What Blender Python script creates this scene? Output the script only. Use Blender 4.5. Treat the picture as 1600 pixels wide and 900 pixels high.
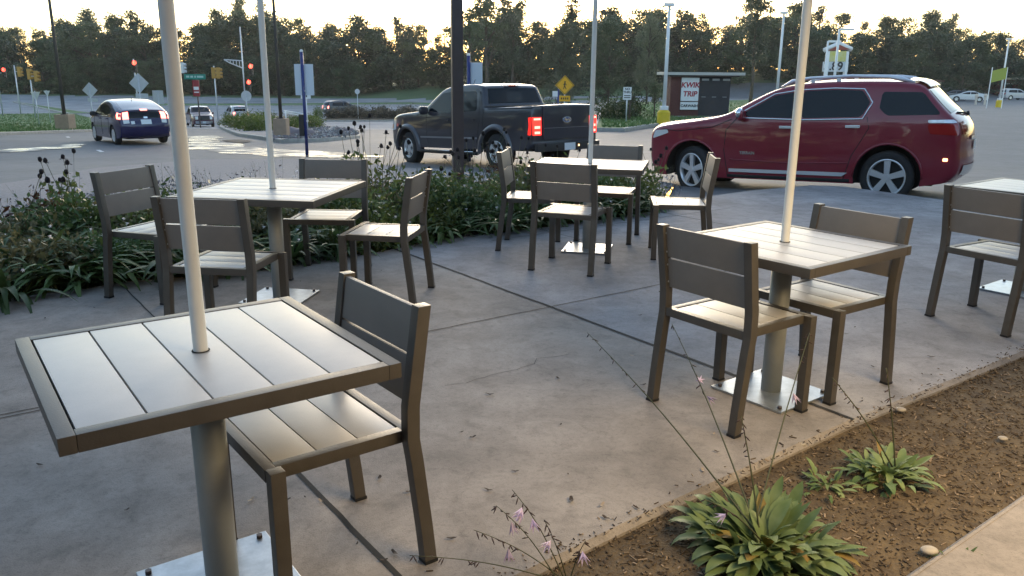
import bpy, bmesh, math, random
from mathutils import Vector, Matrix, Euler
from mathutils.geometry import delaunay_2d_cdt
R=math.radians; PI=math.pi
rnd=random.Random(7)
for o in list(bpy.data.objects): bpy.data.objects.remove(o)
SC=bpy.context.scene; COL=SC.collection

# ------------------------------------------------------------------ camera, sky, sun, exposure
F_PX,PITCH,ROLL,EYE=1271.7,R(14.92),R(.46),1.488
cam=bpy.data.cameras.new('camera'); camo=bpy.data.objects.new('camera',cam); COL.objects.link(camo)
cam.sensor_width=36; cam.lens=F_PX/1600*36; cam.clip_end=3000; cam.clip_start=.05
camo.matrix_world=Matrix.Translation((0,0,EYE))@Matrix.Rotation(PI/2-PITCH,4,'X')@Matrix.Rotation(ROLL,4,'Z')
SC.camera=camo
SUN_EL,SUN_AZ=R(10),R(2)          # low evening sun ahead, a little to the right
w=bpy.data.worlds.new('World'); SC.world=w; w.use_nodes=True
nt=w.node_tree; bg=nt.nodes['Background']
sky=nt.nodes.new('ShaderNodeTexSky'); sky.sky_type='NISHITA'; sky.sun_disc=False
sky.sun_elevation=SUN_EL; sky.sun_rotation=SUN_AZ; sky.air_density=1.0; sky.dust_density=.7; sky.ozone_density=1.0
nt.links.new(sky.outputs[0],bg.inputs[0]); bg.inputs[1].default_value=.15
sl=bpy.data.lights.new('sun','SUN'); sl.energy=.5; sl.angle=R(20); sl.color=(1,.86,.70)
so=bpy.data.objects.new('sun',sl); COL.objects.link(so)
sd=Vector((math.sin(SUN_AZ)*math.cos(SUN_EL),math.cos(SUN_AZ)*math.cos(SUN_EL),math.sin(SUN_EL)))
so.rotation_euler=sd.to_track_quat('Z','Y').to_euler()
SC.view_settings.view_transform='Standard'; SC.view_settings.look='None'
SC.view_settings.exposure=1.6; SC.view_settings.gamma=1
SC.view_settings.use_curve_mapping=False
# warm area lamp added over the mulch, standing in for glow reflected in window glass
al=bpy.data.lights.new('added_warm_light','AREA'); al.shape='RECTANGLE'; al.size=2.2; al.size_y=1.2
al.energy=23; al.spread=R(130); al.color=(1,.74,.40); alo=bpy.data.objects.new('added_warm_light',al); COL.objects.link(alo)
alo.location=(2.15,1.45,2.1); alo.rotation_euler=Euler((R(26),0,R(37)))

# ------------------------------------------------------------------ pixel helpers (find where things stand)
def ray(u,v):
    U,V=u-800,v-450; c,s=math.cos(ROLL),math.sin(ROLL)
    uu=U*c+V*s; vv=-U*s+V*c
    dx=uu/F_PX; dz=-vv/F_PX; cp,sp=math.cos(PITCH),math.sin(PITCH)
    return Vector((dx,cp+dz*sp,-sp+dz*cp))
def unp(u,v,z=0):
    d=ray(u,v); t=(z-EYE)/d.z; return Vector((d.x*t,d.y*t,z))
def upt(u,v,D):
    d=ray(u,v); t=D/d.y; return Vector((d.x*t,D,EYE+d.z*t))
def ss(a,b,x):
    t=max(0,min(1,(x-a)/(b-a))); return t*t*(3-2*t)
def interp(P,x):
    if x<=P[0][0]: return P[0][1]
    for (a,b),(c,d) in zip(P,P[1:]):
        if x<=c:
            t=(x-a)/(c-a); return b+(d-b)*t
    return P[-1][1]
GL=[(9,-.15),(11,-.2),(13.7,-.4),(20.5,-.81),(29.6,-1.07),(34,-1.3),(50,-2.2),(76,-3.6),(90,-3.85),(101,-3.75),(118,-3.2),(132,-2.7),(160,-2.2),(400,-1)]
GR=[(9,-.15),(11,-.2),(13.7,-.36),(20.5,-.7),(29.6,-.85),(46,-.9),(100,-2.0),(122,-2.0),(160,-2.0),(400,-1)]
def G(x,y):
    t=ss(-.12,.12,x/max(y,8)) if y>0 else 0
    g=interp(GL,y)*(1-t)+interp(GR,y)*t
    k=x/max(y,8)
    g+=ss(124,150,y)*(1.9*ss(-.21,-.1,k)+1.6*ss(.2,.28,k))*(1-ss(.5,.6,k))
    return g
def gnd(u,v,z0=None):
    d=ray(u,v); z=-1.
    t=2.; p=None
    for i in range(400):
        t0=t; t*=1.03
        if EYE+d.z*t<=G(d.x*t,d.y*t): break
    for i in range(16):
        m=(t0+t)/2
        if EYE+d.z*m<=G(d.x*m,d.y*m): t=m
        else: t0=m
    return Vector((d.x*t,d.y*t,G(d.x*t,d.y*t)))
def foot(u,D):
    # point on the terrain at distance D seen in column u
    v=150
    for _ in range(8):
        p=upt(u,v,D); z=G(p.x,D)
        v+= (p.z-z)*F_PX/D
    p=upt(u,v,D); return Vector((p.x,D,z))

# ------------------------------------------------------------------ materials
MT={}
def mat(name,col,rough=.6,metal=0,var=0,vs=5,bump=0,bs=60,spec=.5,coat=0,emit=None,es=0,col2=None,detail=4,aniso=None):
    if name in MT: return MT[name]
    m=bpy.data.materials.new(name); m.use_nodes=True; t=m.node_tree; b=t.nodes['Principled BSDF']
    b.inputs['Base Color'].default_value=(*col,1); b.inputs['Roughness'].default_value=rough; b.inputs['Metallic'].default_value=metal
    b.inputs['Specular IOR Level'].default_value=spec; b.inputs['Coat Weight'].default_value=coat; b.inputs['Coat Roughness'].default_value=.04
    if emit: b.inputs['Emission Color'].default_value=(*emit,1); b.inputs['Emission Strength'].default_value=es
    tc=t.nodes.new('ShaderNodeTexCoord')
    if var or col2:
        n=t.nodes.new('ShaderNodeTexNoise'); n.inputs['Scale'].default_value=vs; n.inputs['Detail'].default_value=detail+2; n.inputs['Roughness'].default_value=.62
        r=t.nodes.new('ShaderNodeValToRGB'); r.color_ramp.elements[0].position=.32; r.color_ramp.elements[1].position=.68
        c2=col2 if col2 else tuple(min(1,c*(1+var)) for c in col); c1=col if col2 else tuple(c*(1-var) for c in col)
        r.color_ramp.elements[0].color=(*c1,1); r.color_ramp.elements[1].color=(*c2,1)
        t.links.new(tc.outputs['Object'],n.inputs['Vector']); t.links.new(n.outputs[0],r.inputs[0]); t.links.new(r.outputs[0],b.inputs['Base Color'])
        mr=t.nodes.new('ShaderNodeMapRange'); mr.inputs['To Min'].default_value=max(0,rough-.07); mr.inputs['To Max'].default_value=min(1,rough+.07)
        t.links.new(n.outputs[0],mr.inputs[0]); t.links.new(mr.outputs[0],b.inputs['Roughness'])
    if bump:
        n=t.nodes.new('ShaderNodeTexNoise'); n.inputs['Scale'].default_value=bs; n.inputs['Detail'].default_value=5
        bp=t.nodes.new('ShaderNodeBump'); bp.inputs['Strength'].default_value=bump; bp.inputs['Distance'].default_value=.01
        t.links.new(tc.outputs['Object'],n.inputs['Vector']); t.links.new(n.outputs[0],bp.inputs['Height']); t.links.new(bp.outputs[0],b.inputs['Normal'])
    MT[name]=m; return m
def leafmat(name,c1,c2,trans=.35,vs=1.2,rough=.5):
    m=bpy.data.materials.new(name); m.use_nodes=True; t=m.node_tree; b=t.nodes['Principled BSDF']; out=t.nodes['Material Output']
    tc=t.nodes.new('ShaderNodeTexCoord'); n=t.nodes.new('ShaderNodeTexNoise'); n.inputs['Scale'].default_value=vs; n.inputs['Detail'].default_value=3
    oi=t.nodes.new('ShaderNodeObjectInfo')
    r=t.nodes.new('ShaderNodeValToRGB'); r.color_ramp.elements[0].position=.35; r.color_ramp.elements[1].position=.65
    r.color_ramp.elements[0].color=(*c1,1); r.color_ramp.elements[1].color=(*c2,1)
    hs=t.nodes.new('ShaderNodeHueSaturation'); mr=t.nodes.new('ShaderNodeMapRange'); mr.inputs['To Min'].default_value=.7; mr.inputs['To Max'].default_value=1.35
    t.links.new(oi.outputs['Random'],mr.inputs[0]); t.links.new(mr.outputs[0],hs.inputs['Value'])
    t.links.new(tc.outputs['Object'],n.inputs['Vector']); t.links.new(n.outputs[0],r.inputs[0]); t.links.new(r.outputs[0],hs.inputs['Color'])
    t.links.new(hs.outputs[0],b.inputs['Base Color']); b.inputs['Roughness'].default_value=rough; b.inputs['Specular IOR Level'].default_value=.35
    tr=t.nodes.new('ShaderNodeBsdfTranslucent'); mx=t.nodes.new('ShaderNodeMixShader'); mx.inputs[0].default_value=trans
    t.links.new(hs.outputs[0],tr.inputs[0]); t.links.new(b.outputs[0],mx.inputs[1]); t.links.new(tr.outputs[0],mx.inputs[2]); t.links.new(mx.outputs[0],out.inputs[0])
    MT[name]=m; return m

# ------------------------------------------------------------------ mesh helpers
def tag(o,label=None,cat=None,group=None,kind=None):
    if label: o['label']=label
    if cat: o['category']=cat
    if group: o['group']=group
    if kind: o['kind']=kind
    return o
def empty(name,loc,rz=0,label=None,cat=None,group=None):
    o=bpy.data.objects.new(name,None); COL.objects.link(o); o.location=loc; o.rotation_euler=(0,0,rz); o.empty_display_size=.1
    return tag(o,label,cat,group)
def obj(name,bm,m,parent=None,smooth=None,bevel=0):
    if bevel: bmesh.ops.bevel(bm,geom=list(bm.edges),offset=bevel,segments=2,affect='EDGES',profile=.7)
    me=bpy.data.meshes.new(name); bm.to_mesh(me); bm.free()
    for x in (m if isinstance(m,(list,tuple)) else [m]): me.materials.append(x)
    if smooth is not None:
        for p in me.polygons: p.use_smooth=True
        me.set_sharp_from_angle(angle=R(smooth))
    o=bpy.data.objects.new(name,me); COL.objects.link(o)
    if parent: o.parent=parent
    return o
def copy_tree(o,parent=None):
    c=o.copy(); COL.objects.link(c); c.parent=parent
    for ch in list(o.children): copy_tree(ch,c)
    return c
def box(bm,x0,x1,y0,y1,z0,z1,M=None,mi=0):
    vs=[bm.verts.new((x,y,z)) for z in (z0,z1) for x,y in ((x0,y0),(x1,y0),(x1,y1),(x0,y1))]
    if M: 
        for v in vs: v.co=M@v.co
    for f in ((3,2,1,0),(4,5,6,7),(0,1,5,4),(1,2,6,5),(2,3,7,6),(3,0,4,7)):
        fc=bm.faces.new([vs[i] for i in f]); fc.material_index=mi
    return vs
def cyl(bm,p0,p1,r0,r1=None,n=12,caps=True,mi=0):
    p0,p1=Vector(p0),Vector(p1); r1=r0 if r1 is None else r1
    d=(p1-p0).normalized(); a=d.orthogonal().normalized(); b=d.cross(a)
    A=[bm.verts.new(p0+(a*math.cos(t)+b*math.sin(t))*r0) for t in [2*PI*i/n for i in range(n)]]
    B=[bm.verts.new(p1+(a*math.cos(t)+b*math.sin(t))*r1) for t in [2*PI*i/n for i in range(n)]]
    for i in range(n):
        f=bm.faces.new((A[i],A[(i+1)%n],B[(i+1)%n],B[i])); f.material_index=mi; f.smooth=True
    if caps:
        f=bm.faces.new(A[::-1]); f.material_index=mi; f=bm.faces.new(B); f.material_index=mi
def tube(bm,pts,r,n=6,mi=0):
    pts=[Vector(p) for p in pts]; rings=[]
    for i,p in enumerate(pts):
        d=(pts[min(i+1,len(pts)-1)]-pts[max(i-1,0)]).normalized()
        a=d.cross(Vector((0,0,1)))
        a=d.orthogonal().normalized() if a.length<.05 else a.normalized()
        b=d.cross(a); rr=r[i] if isinstance(r,(list,tuple)) else r
        rings.append([bm.verts.new(p+(a*math.cos(2*PI*k/n)+b*math.sin(2*PI*k/n))*rr) for k in range(n)])
    for A,B in zip(rings,rings[1:]):
        for k in range(n):
            f=bm.faces.new((A[k],A[(k+1)%n],B[(k+1)%n],B[k])); f.smooth=True; f.material_index=mi
    bm.faces.new(rings[0][::-1]).material_index=mi; bm.faces.new(rings[-1]).material_index=mi
def bar(bm,pts,wx,wy):
    # rectangular tube swept upward through pts (cross-section stays horizontal)
    rings=[[bm.verts.new((x+sx*wx/2,y+sy*wy/2,z)) for sx,sy in ((-1,-1),(1,-1),(1,1),(-1,1))] for x,y,z in pts]
    for A,B in zip(rings,rings[1:]):
        for k in range(4): bm.faces.new((A[k],A[(k+1)%4],B[(k+1)%4],B[k]))
    bm.faces.new(rings[0][::-1]); bm.faces.new(rings[-1])
def disc(bm,c,nrm,r,n=16,sx=1,mi=0):
    c=Vector(c); nrm=Vector(nrm).normalized(); a=nrm.cross(Vector((0,0,1)))
    a=Vector((1,0,0)) if a.length<.01 else a.normalized(); b=nrm.cross(a)
    f=bm.faces.new([bm.verts.new(c+(a*math.cos(2*PI*i/n)*sx+b*math.sin(2*PI*i/n))*r) for i in range(n)]); f.material_index=mi
def text(name,s,size,m,parent,M,ext=.004,bold=0,shear=0,align='CENTER'):
    cu=bpy.data.curves.new(name,'FONT'); cu.body=s; cu.size=size; cu.extrude=ext; cu.align_x=align; cu.align_y='CENTER'; cu.offset=bold; cu.shear=shear
    t=bpy.data.objects.new(name,cu); COL.objects.link(t)
    dg=bpy.context.evaluated_depsgraph_get(); me=bpy.data.meshes.new_from_object(t.evaluated_get(dg))
    bpy.data.objects.remove(t); me.materials.clear(); me.materials.append(m)
    me.transform(M); o=bpy.data.objects.new(name,me); COL.objects.link(o); o.parent=parent; return o
def FACE(p,nx,ny):   # matrix: text lies in a vertical plane whose outward normal is (nx,ny)
    n=Vector((nx,ny,0)).normalized(); x=Vector((-n.y,n.x,0)); z=Vector((0,0,1))
    M=Matrix((( x.x,z.x,n.x,p[0]),(x.y,z.y,n.y,p[1]),(x.z,z.z,n.z,p[2]),(0,0,0,1))); return M

# ------------------------------------------------------------------ palette
concrete=mat('patio_concrete',(.235,.213,.195),.8,var=.0,col2=(.335,.307,.28),spec=.35,vs=1.1,bump=.25,bs=180)
def mottle(m,layers):
    # large and small stains over the base colour
    t=m.node_tree; b=t.nodes['Principled BSDF']; tc=[n for n in t.nodes if n.type=='TEX_COORD'][0]
    src=b.inputs['Base Color'].links[0].from_socket
    for sc,lo,hi,a,bb in layers:
        n=t.nodes.new('ShaderNodeTexNoise'); n.inputs['Scale'].default_value=sc; n.inputs['Detail'].default_value=8; n.inputs['Roughness'].default_value=.7; n.inputs['Distortion'].default_value=.6
        mr=t.nodes.new('ShaderNodeMapRange'); mr.inputs[1].default_value=lo; mr.inputs[2].default_value=hi; mr.inputs[3].default_value=a; mr.inputs[4].default_value=bb
        mx=t.nodes.new('ShaderNodeMix'); mx.data_type='RGBA'; mx.blend_type='MULTIPLY'; mx.inputs[0].default_value=1
        t.links.new(tc.outputs['Object'],n.inputs['Vector']); t.links.new(n.outputs[0],mr.inputs[0]); t.links.new(src,mx.inputs[6])
        t.links.new(mr.outputs[0],mx.inputs[7]); src=mx.outputs[2]
    t.links.new(src,b.inputs['Base Color'])
mottle(concrete,[(.8,.38,.62,.78,1.10),(2.6,.36,.6,.80,1.06),(9,.34,.5,.82,1.04),(23,.30,.40,.72,1.0),(55,.3,.5,.80,1.04),(160,.33,.45,.74,1.03)])
# the slabs beyond the long joint were poured from a cooler grey mix, the near ones are tan
_t=concrete.node_tree; _b=_t.nodes['Principled BSDF']; _src=_b.inputs['Base Color'].links[0].from_socket
_c=[q for q in _t.nodes if q.type=='TEX_COORD'][0]; _d=_t.nodes.new('ShaderNodeVectorMath'); _d.operation='DOT_PRODUCT'; _d.inputs[1].default_value=(.809,.587,0)
_g=_t.nodes.new('ShaderNodeMath'); _g.operation='GREATER_THAN'; _g.inputs[1].default_value=.25*.809+5.11*.587
_m=_t.nodes.new('ShaderNodeMix'); _m.data_type='RGBA'; _m.inputs[6].default_value=(1.0,.965,.945,1); _m.inputs[7].default_value=(.95,.99,1.10,1)
_x=_t.nodes.new('ShaderNodeMix'); _x.data_type='RGBA'; _x.blend_type='MULTIPLY'; _x.inputs[0].default_value=1
_t.links.new(_c.outputs['Object'],_d.inputs[0]); _t.links.new(_d.outputs['Value'],_g.inputs[0]); _t.links.new(_g.outputs[0],_m.inputs[0])
_t.links.new(_src,_x.inputs[6]); _t.links.new(_m.outputs[2],_x.inputs[7]); _t.links.new(_x.outputs[2],_b.inputs['Base Color'])
asphalt=mat('asphalt',(.12,.12,.126),.7,spec=.35,col2=(.17,.17,.177),vs=.35,bump=.4,bs=90)
mottle(asphalt,[(3,.3,.6,.82,1.08),(60,.3,.6,.8,1.1)])
roadmat=mat('road_concrete',(.20,.20,.21),.75,spec=.3,col2=(.33,.33,.34),vs=.3,bump=.1)
kerbm=mat('kerb_concrete',(.30,.29,.27),.7,var=.2,vs=4,bump=.3)
grassm=mat('grass_ground',(.085,.15,.045),.9,col2=(.12,.20,.06),vs=1.5,bump=1,bs=30)
grassfar=mat('grass_bank',(.075,.12,.045),.9,col2=(.10,.15,.06),vs=.3,bump=1,bs=5)
rockm=mat('rock_mulch',(.16,.15,.15),.85,col2=(.30,.28,.29),vs=25,bump=1,bs=45)
mulchm=mat('mulch_ground',(.06,.04,.022),.95,col2=(.14,.10,.055),vs=14,bump=1,bs=70)
soilm=mat('bed_soil',(.03,.022,.015),.95,col2=(.08,.06,.045),vs=14,bump=1,bs=50)
bronze=mat('bronze_metal',(.105,.092,.078),.42,var=.1,vs=14,metal=.3,bump=.08,bs=200)
planks=mat('plank_board_skylit',(.50,.475,.445),.40,var=.07,vs=9,bump=.035,bs=220,spec=.6)  # sky sheen painted in: lightened copy of the board used for chair backs
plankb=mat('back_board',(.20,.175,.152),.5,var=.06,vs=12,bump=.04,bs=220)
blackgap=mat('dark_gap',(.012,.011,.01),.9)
galv=mat('galvanised_steel',(.42,.45,.47),.38,metal=.75,var=.18,vs=18)
pedm=mat('pedestal_grey',(.36,.37,.355),.5,metal=.15,var=.08,vs=8)
cream=mat('cream_pole',(.76,.745,.69),.45,var=.05,vs=6)
white=mat('white_paint',(.78,.78,.78),.45,var=.04,vs=6)
darkpost=mat('dark_bronze_post',(.07,.055,.055),.45,metal=.3,var=.1)
bluem=mat('blue_post',(.02,.035,.16),.45,var=.1,vs=8)
alum=mat('sign_back',(.55,.58,.62),.42,metal=.4,var=.05)
yellowp=mat('yellow_paint',(.72,.50,.02),.6,var=.12,vs=6)
signyel=mat('sign_yellow',(.85,.42,.01),.5,var=.04)
black=mat('black_plastic',(.015,.015,.016),.5)
blackg=mat('black_matte',(.02,.02,.02),.85)
chrome=mat('chrome',(.75,.76,.78),.16,metal=1)
glass=mat('tinted_glass',(.005,.007,.011),.05,spec=.3)
rubber=mat('tyre_rubber',(.022,.021,.022),.8,var=.15,vs=20)
alloy=mat('alloy_wheel',(.72,.73,.75),.3,metal=.6)
redlens=mat('red_lens',(.35,.01,.01),.15,coat=1)
brake=mat('brake_lamp_lit',(.9,.05,.03),.3,emit=(1,.03,.02),es=.9)
brakedim=mat('brake_lens_glow',(.5,.02,.02),.2,emit=(1,.03,.02),es=.35)
brakehot=mat('brake_lamp_core',(1,.5,.4),.3,emit=(1,.17,.12),es=1.9)
amber=mat('amber_lamp',(1,.5,.1),.3,emit=(1,.55,.2),es=2)
sigred=mat('signal_red_lit',(1,.05,.03),.3,emit=(1,.05,.03),es=4)
lenswhite=mat('lamp_lens_clear',(.7,.7,.7),.12,coat=1)
bark=mat('bark',(.05,.038,.028),.9,col2=(.10,.08,.06),vs=6,bump=1,bs=12)
plateM=mat('licence_plate',(.7,.72,.74),.4)

# ------------------------------------------------------------------ the ground: one triangulated sheet split into regions
def W(L): return [gnd(u,v).to_2d() for u,v in L]
def W0(L): return [unp(u,v,0).to_2d() for u,v in L]
bedfront=[Vector(p) for p in ((-9,3.2),(-6,4.1),(-4.3,4.75),(-3.4,5.2),(-3.04,5.4),(-2.77,5.68),(-1.94,6.0),(-1.27,6.57),(-.64,7.26),(0,7.68),(.85,8.31),(1.62,8.95))]
bedback=W([(1052,293),(1000,275),(900,272),(760,274),(700,268),(640,266),(560,256),(450,252),(300,252),(150,266),(0,292),(-150,318)])
patioR=[Vector(p) for p in ((1.62,8.95),(1.78,9.6),(3.2,10.7),(4.1,11.2),(4.5,11.12),(4.8,10.7),(5.29,9.95),(5.8,9.2),(7.2,7.2),(12,1))]
mulchE=[Vector(p) for p in ((-2.6,.1),(-1,1.38),(.01,2.17),(.45,2.53),(1.52,3.36),(2.86,4.31),(6,6.7),(9.5,9.3))]
def strip_edge(p,d): return Vector((p.x+d*.6,p.y-d*.8))
reg={}
reg['patio']=bedfront+patioR+mulchE[::-1]+[Vector((-9,-3))]
reg['planting_bed']=bedfront+bedback
sL=[Vector(p) for p in ((-3,-1.0),(1.23,2.19),(1.85,2.66),(4,4.28),(9.5,8.4))]
reg['mulch_bed']=mulchE+sL[::-1]
reg['building_path']=sL+[Vector((10.5,7)),Vector((-2,-2.4))]
reg['grass_island']=W([(-120,213),(0,212),(120,207),(150,206),(185,203),(150,187),(120,180),(100,178),(0,180),(-120,182)])
reg['shrub_island']=W([(343,200),(345,190),(352,183),(400,178),(480,180),(500,190),(530,201),(560,209),(562,216),(505,222),(440,224),(372,213)])
reg['reed_island']=W([(500,190),(512,183),(540,177),(640,174),(700,174),(690,186),(600,190)])
reg['grass_knoll']=W([(925,205),(975,206),(1005,201),(1130,184),(1200,171),(1260,160),(1180,157),(1000,161),(945,168)])
reg['median_strip']=W([(240,166),(420,166),(640,164),(840,162),(1000,158),(1000,154.5),(840,158.5),(640,161),(420,163),(240,163.2)])
reg['signal_island']=W([(150,178),(45,163),(30,160),(20,160),(110,179)])
FARW=[(-1500,131),(-60,131),(-30,129),(0,126),(20,124),(60,124),(140,126),(200,130)]
allpoly=list(reg.items())
ORDER=['patio','mulch_bed','building_path','planting_bed','grass_island','shrub_island','reed_island','grass_knoll','median_strip','signal_island']
def inside(p,poly):
    x,y=p; c=False; n=len(poly)
    for i in range(n):
        x1,y1=poly[i]; x2,y2=poly[i-1]
        if (y1>y)!=(y2>y) and x<(x2-x1)*(y-y1)/(y2-y1)+x1: c=not c
    return c
def dens(poly,step):
    o=[]
    for i in range(len(poly)):
        a,b=poly[i],poly[(i+1)%len(poly)]; L=(b-a).length; k=max(1,int(L/step))
        o+= [a.lerp(b,j/k) for j in range(k)]
    return o
pts=[];edges=[]
for k in ORDER:
    far=sum(p.y for p in reg[k])/len(reg[k])
    P=dens(reg[k],.4 if far<14 else (1.5 if far<40 else 4)); reg[k]=P; n0=len(pts); pts+=[Vector((p.x,p.y)) for p in P]
    edges+=[(n0+i,n0+(i+1)%len(P)) for i in range(len(P))]
ys=[-30,-15,-6]+[i*1.0 for i in range(-3,36)]+[36+i*3 for i in range(35)]+[145,155,170,190,220,260,320,400,600,900,1400]
for y in ys:
    st=max(1.0,abs(y)*.035) if y<150 else y*.08
    n=int(max(20,y*1.1)/st)+1
    for i in range(-n,n+1): pts.append(Vector((i*st+rnd.uniform(-.01,.01),y+rnd.uniform(-.01,.01))))
for sx in (-1,1):
    for y in (-300,0,100,300,800,1500): pts.append(Vector((sx*1500,y+sx)))
v2,e2,f2,_,_,_=delaunay_2d_cdt(pts,edges,[],0,1e-5)
RM={'patio':concrete,'mulch_bed':mulchm,'building_path':concrete,'planting_bed':rockm,'grass_island':grassm,'shrub_island':rockm,'reed_island':mulchm,'grass_knoll':grassm,'median_strip':grassm,'signal_island':grassm,'asphalt_lot':asphalt,'concrete_road':roadmat,'grass_bank':grassfar}
LIFT={'patio':0,'mulch_bed':-.03,'building_path':0,'planting_bed':-.04,'grass_island':.13,'shrub_island':.13,'reed_island':.12,'grass_knoll':.13,'median_strip':.1,'signal_island':.12}
def gz(k,x,y):
    if k in('patio','building_path'): return 0.
    if k=='mulch_bed': return -.03
    if k=='planting_bed':
        d=min((Vector((x,y))-q).length for q in bedfront)
        return -.03*(1-ss(0,4,d))+(G(x,y)+.05)*ss(0,4,d)
    return G(x,y)+LIFT.get(k,0)
bx={k:(min(p.x for p in reg[k]),max(p.x for p in reg[k]),min(p.y for p in reg[k]),max(p.y for p in reg[k])) for k in ORDER}
bins={}
for f in f2:
    c=(v2[f[0]]+v2[f[1]]+v2[f[2]])/3
    k=None
    for q in ORDER:
        b=bx[q]
        if b[0]<=c.x<=b[1] and b[2]<=c.y<=b[3] and inside(c,reg[q]): k=q;break
    if k is None:
        fw=interp(FARW,c.x)
        if c.y>fw: k='grass_bank'
        elif c.y>62: k='concrete_road'
        else: k='asphalt_lot'
        if c.x>30 and c.y<140: k='asphalt_lot'
    bins.setdefault(k,[]).append(f)
for k,fs in bins.items():
    bm=bmesh.new(); mp={}
    for f in fs:
        vv=[]
        for i in f:
            if i not in mp: x,y=v2[i]; mp[i]=bm.verts.new((x,y,gz(k,x,y)))
            vv.append(mp[i])
        try: bm.faces.new(vv)
        except ValueError: pass
    bmesh.ops.recalc_face_normals(bm,faces=bm.faces)
    if sum(f.normal.z for f in bm.faces)<0: bmesh.ops.reverse_faces(bm,faces=bm.faces)
    tag(obj(k,bm,RM[k],smooth=30),kind='structure')
# kerbs and slab edges: a band round each raised region
def kerb(name,poly,zt,zb,wd,m,closed=True,width_in=True):
    bm=bmesh.new(); n=len(poly); rows=[]
    area=sum(poly[i].x*poly[(i+1)%n].y-poly[(i+1)%n].x*poly[i].y for i in range(n)); sg=1 if area>0 else -1
    for i in range(n):
        a=poly[i-1] if (closed or i>0) else poly[i]; b=poly[(i+1)%n] if (closed or i<n-1) else poly[i]
        t=(b-a); t=t.normalized() if t.length>1e-6 else Vector((1,0)); nr=Vector((t.y,-t.x))*sg   # outward
        o=poly[i]+nr*.02; q=poly[i]-nr*wd
        rows.append([bm.verts.new((o.x,o.y,zb(o.x,o.y))),bm.verts.new((o.x,o.y,zt(poly[i].x,poly[i].y)-.015)),bm.verts.new((o.x-nr.x*.02,o.y-nr.y*.02,zt(poly[i].x,poly[i].y)+.006)),bm.verts.new((q.x,q.y,zt(poly[i].x,poly[i].y)+.006)),bm.verts.new((q.x,q.y,zt(poly[i].x,poly[i].y)-.02))])
    for i in range(n if closed else n-1):
        A,B=rows[i],rows[(i+1)%n]
        for j in range(4): bm.faces.new((A[j],B[j],B[j+1],A[j+1]))
    bmesh.ops.recalc_face_normals(bm,faces=bm.faces)
    return tag(obj(name,bm,m,smooth=40),kind='structure')
for k in ('grass_island','shrub_island','reed_island','grass_knoll','signal_island','median_strip'):
    kerb('kerb',reg[k],lambda x,y:G(x,y)+.14,lambda x,y:G(x,y)-.1,.16 if k!='signal_island' else .3,kerbm)
# patio slab edge
kerb('patio_edge',reg['patio'],lambda x,y:-.004,lambda x,y:-.35,.012,concrete)
kerb('path_edge',reg['building_path'],lambda x,y:-.004,lambda x,y:-.3,.01,concrete)
# kerb + gutter beyond the patio corner, next to the red car
kp=[Vector(p) for p in ((1.75,9.95),(3.0,11.0),(4.0,11.62),(4.75,11.6),(5.3,10.8),(5.9,9.9),(7.6,7.5))]
kp=dens(kp,.3)[:-12]
def strip(name,line,wd,zf,m,th=.0):
    bm=bmesh.new(); rows=[]
    for i,p in enumerate(line):
        t=(line[min(i+1,len(line)-1)]-line[max(i-1,0)]).normalized(); nr=Vector((t.y,-t.x))
        a=p+nr*wd/2; b=p-nr*wd/2
        rows.append((bm.verts.new((a.x,a.y,zf(a.x,a.y))),bm.verts.new((b.x,b.y,zf(b.x,b.y)))))
    for A,B in zip(rows,rows[1:]): bm.faces.new((A[0],B[0],B[1],A[1]))
    bmesh.ops.recalc_face_normals(bm,faces=bm.faces)
    if sum(f.normal.z for f in bm.faces)<0: bmesh.ops.reverse_faces(bm,faces=bm.faces)
    return tag(obj(name,bm,m),kind='structure')
gl=dens([Vector(p) for p in ((1.75,9.75),(3.12,10.95),(4.1,11.5),(4.62,11.4),(5.0,10.95),(5.6,10.0),(7.7,7.2))],.3)
gl=gl[:max(i for i,p in enumerate(gl) if p.y<7.4)]
strip('gutter_seam',gl,.10,lambda x,y:G(x,y)+.012,blackg)
strip('gutter',[p+Vector((.12,.16)) for p in gl],.22,lambda x,y:G(x,y)+.02,kerbm)
# expansion joints in the patio (dark filler a hair above the slab)
jm=mat('joint_filler',(.02,.018,.016),.9)
def jline(a,b,wd,wob=.004):
    a,b=Vector(a),Vector(b); n=int((b-a).length/.12)+1
    return [a.lerp(b,i/n)+Vector((rnd.uniform(-wob,wob),rnd.uniform(-wob,wob))) for i in range(n+1)]
d1=Vector((1.52+.86,3.36-6.64)).normalized(); d2=Vector((1.07+.49,5.71-4.57)).normalized(); P0=Vector((.25,5.11))
for a,b,wd in ((P0-d1*2.25,P0+d1*2.17,.022),(P0-d2*3.9,P0+d2*3.3,.008),(P0-d1*1.98+d2*.9,P0-d1*1.98+d2*4.2,.008),
               (P0+d2*3.32-d1*2.9,P0+d2*3.32-d1*1.2,.01),(Vector((-.79,2.79))-d1*.1,Vector((-.27,2.07)),.018),(Vector((-2.9,5.76)),Vector((-2.1,4.66)),.009),
               (Vector((-4.2,2.0)),Vector((-1.2,4.05)),.008),(P0+d2*1.6-d1*2.9,P0+d2*1.6-d1*1.2,.007)):
    strip('expansion_joint',jline(a,b,wd),wd,lambda x,y:.003,jm)
for a,b in (((-.3,3.7),(.3,4.2)),((-1.6,3.1),(-1.2,4.4)),((2.1,5.2),(3.1,5.0))):
    a,b=Vector(a),Vector(b); n=14; L=[a.lerp(b,i/n)+Vector((rnd.gauss(0,.018),rnd.gauss(0,.018))) for i in range(n+1)]
    strip('hairline_crack',L,.0025,lambda x,y:.0022,jm)
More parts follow.
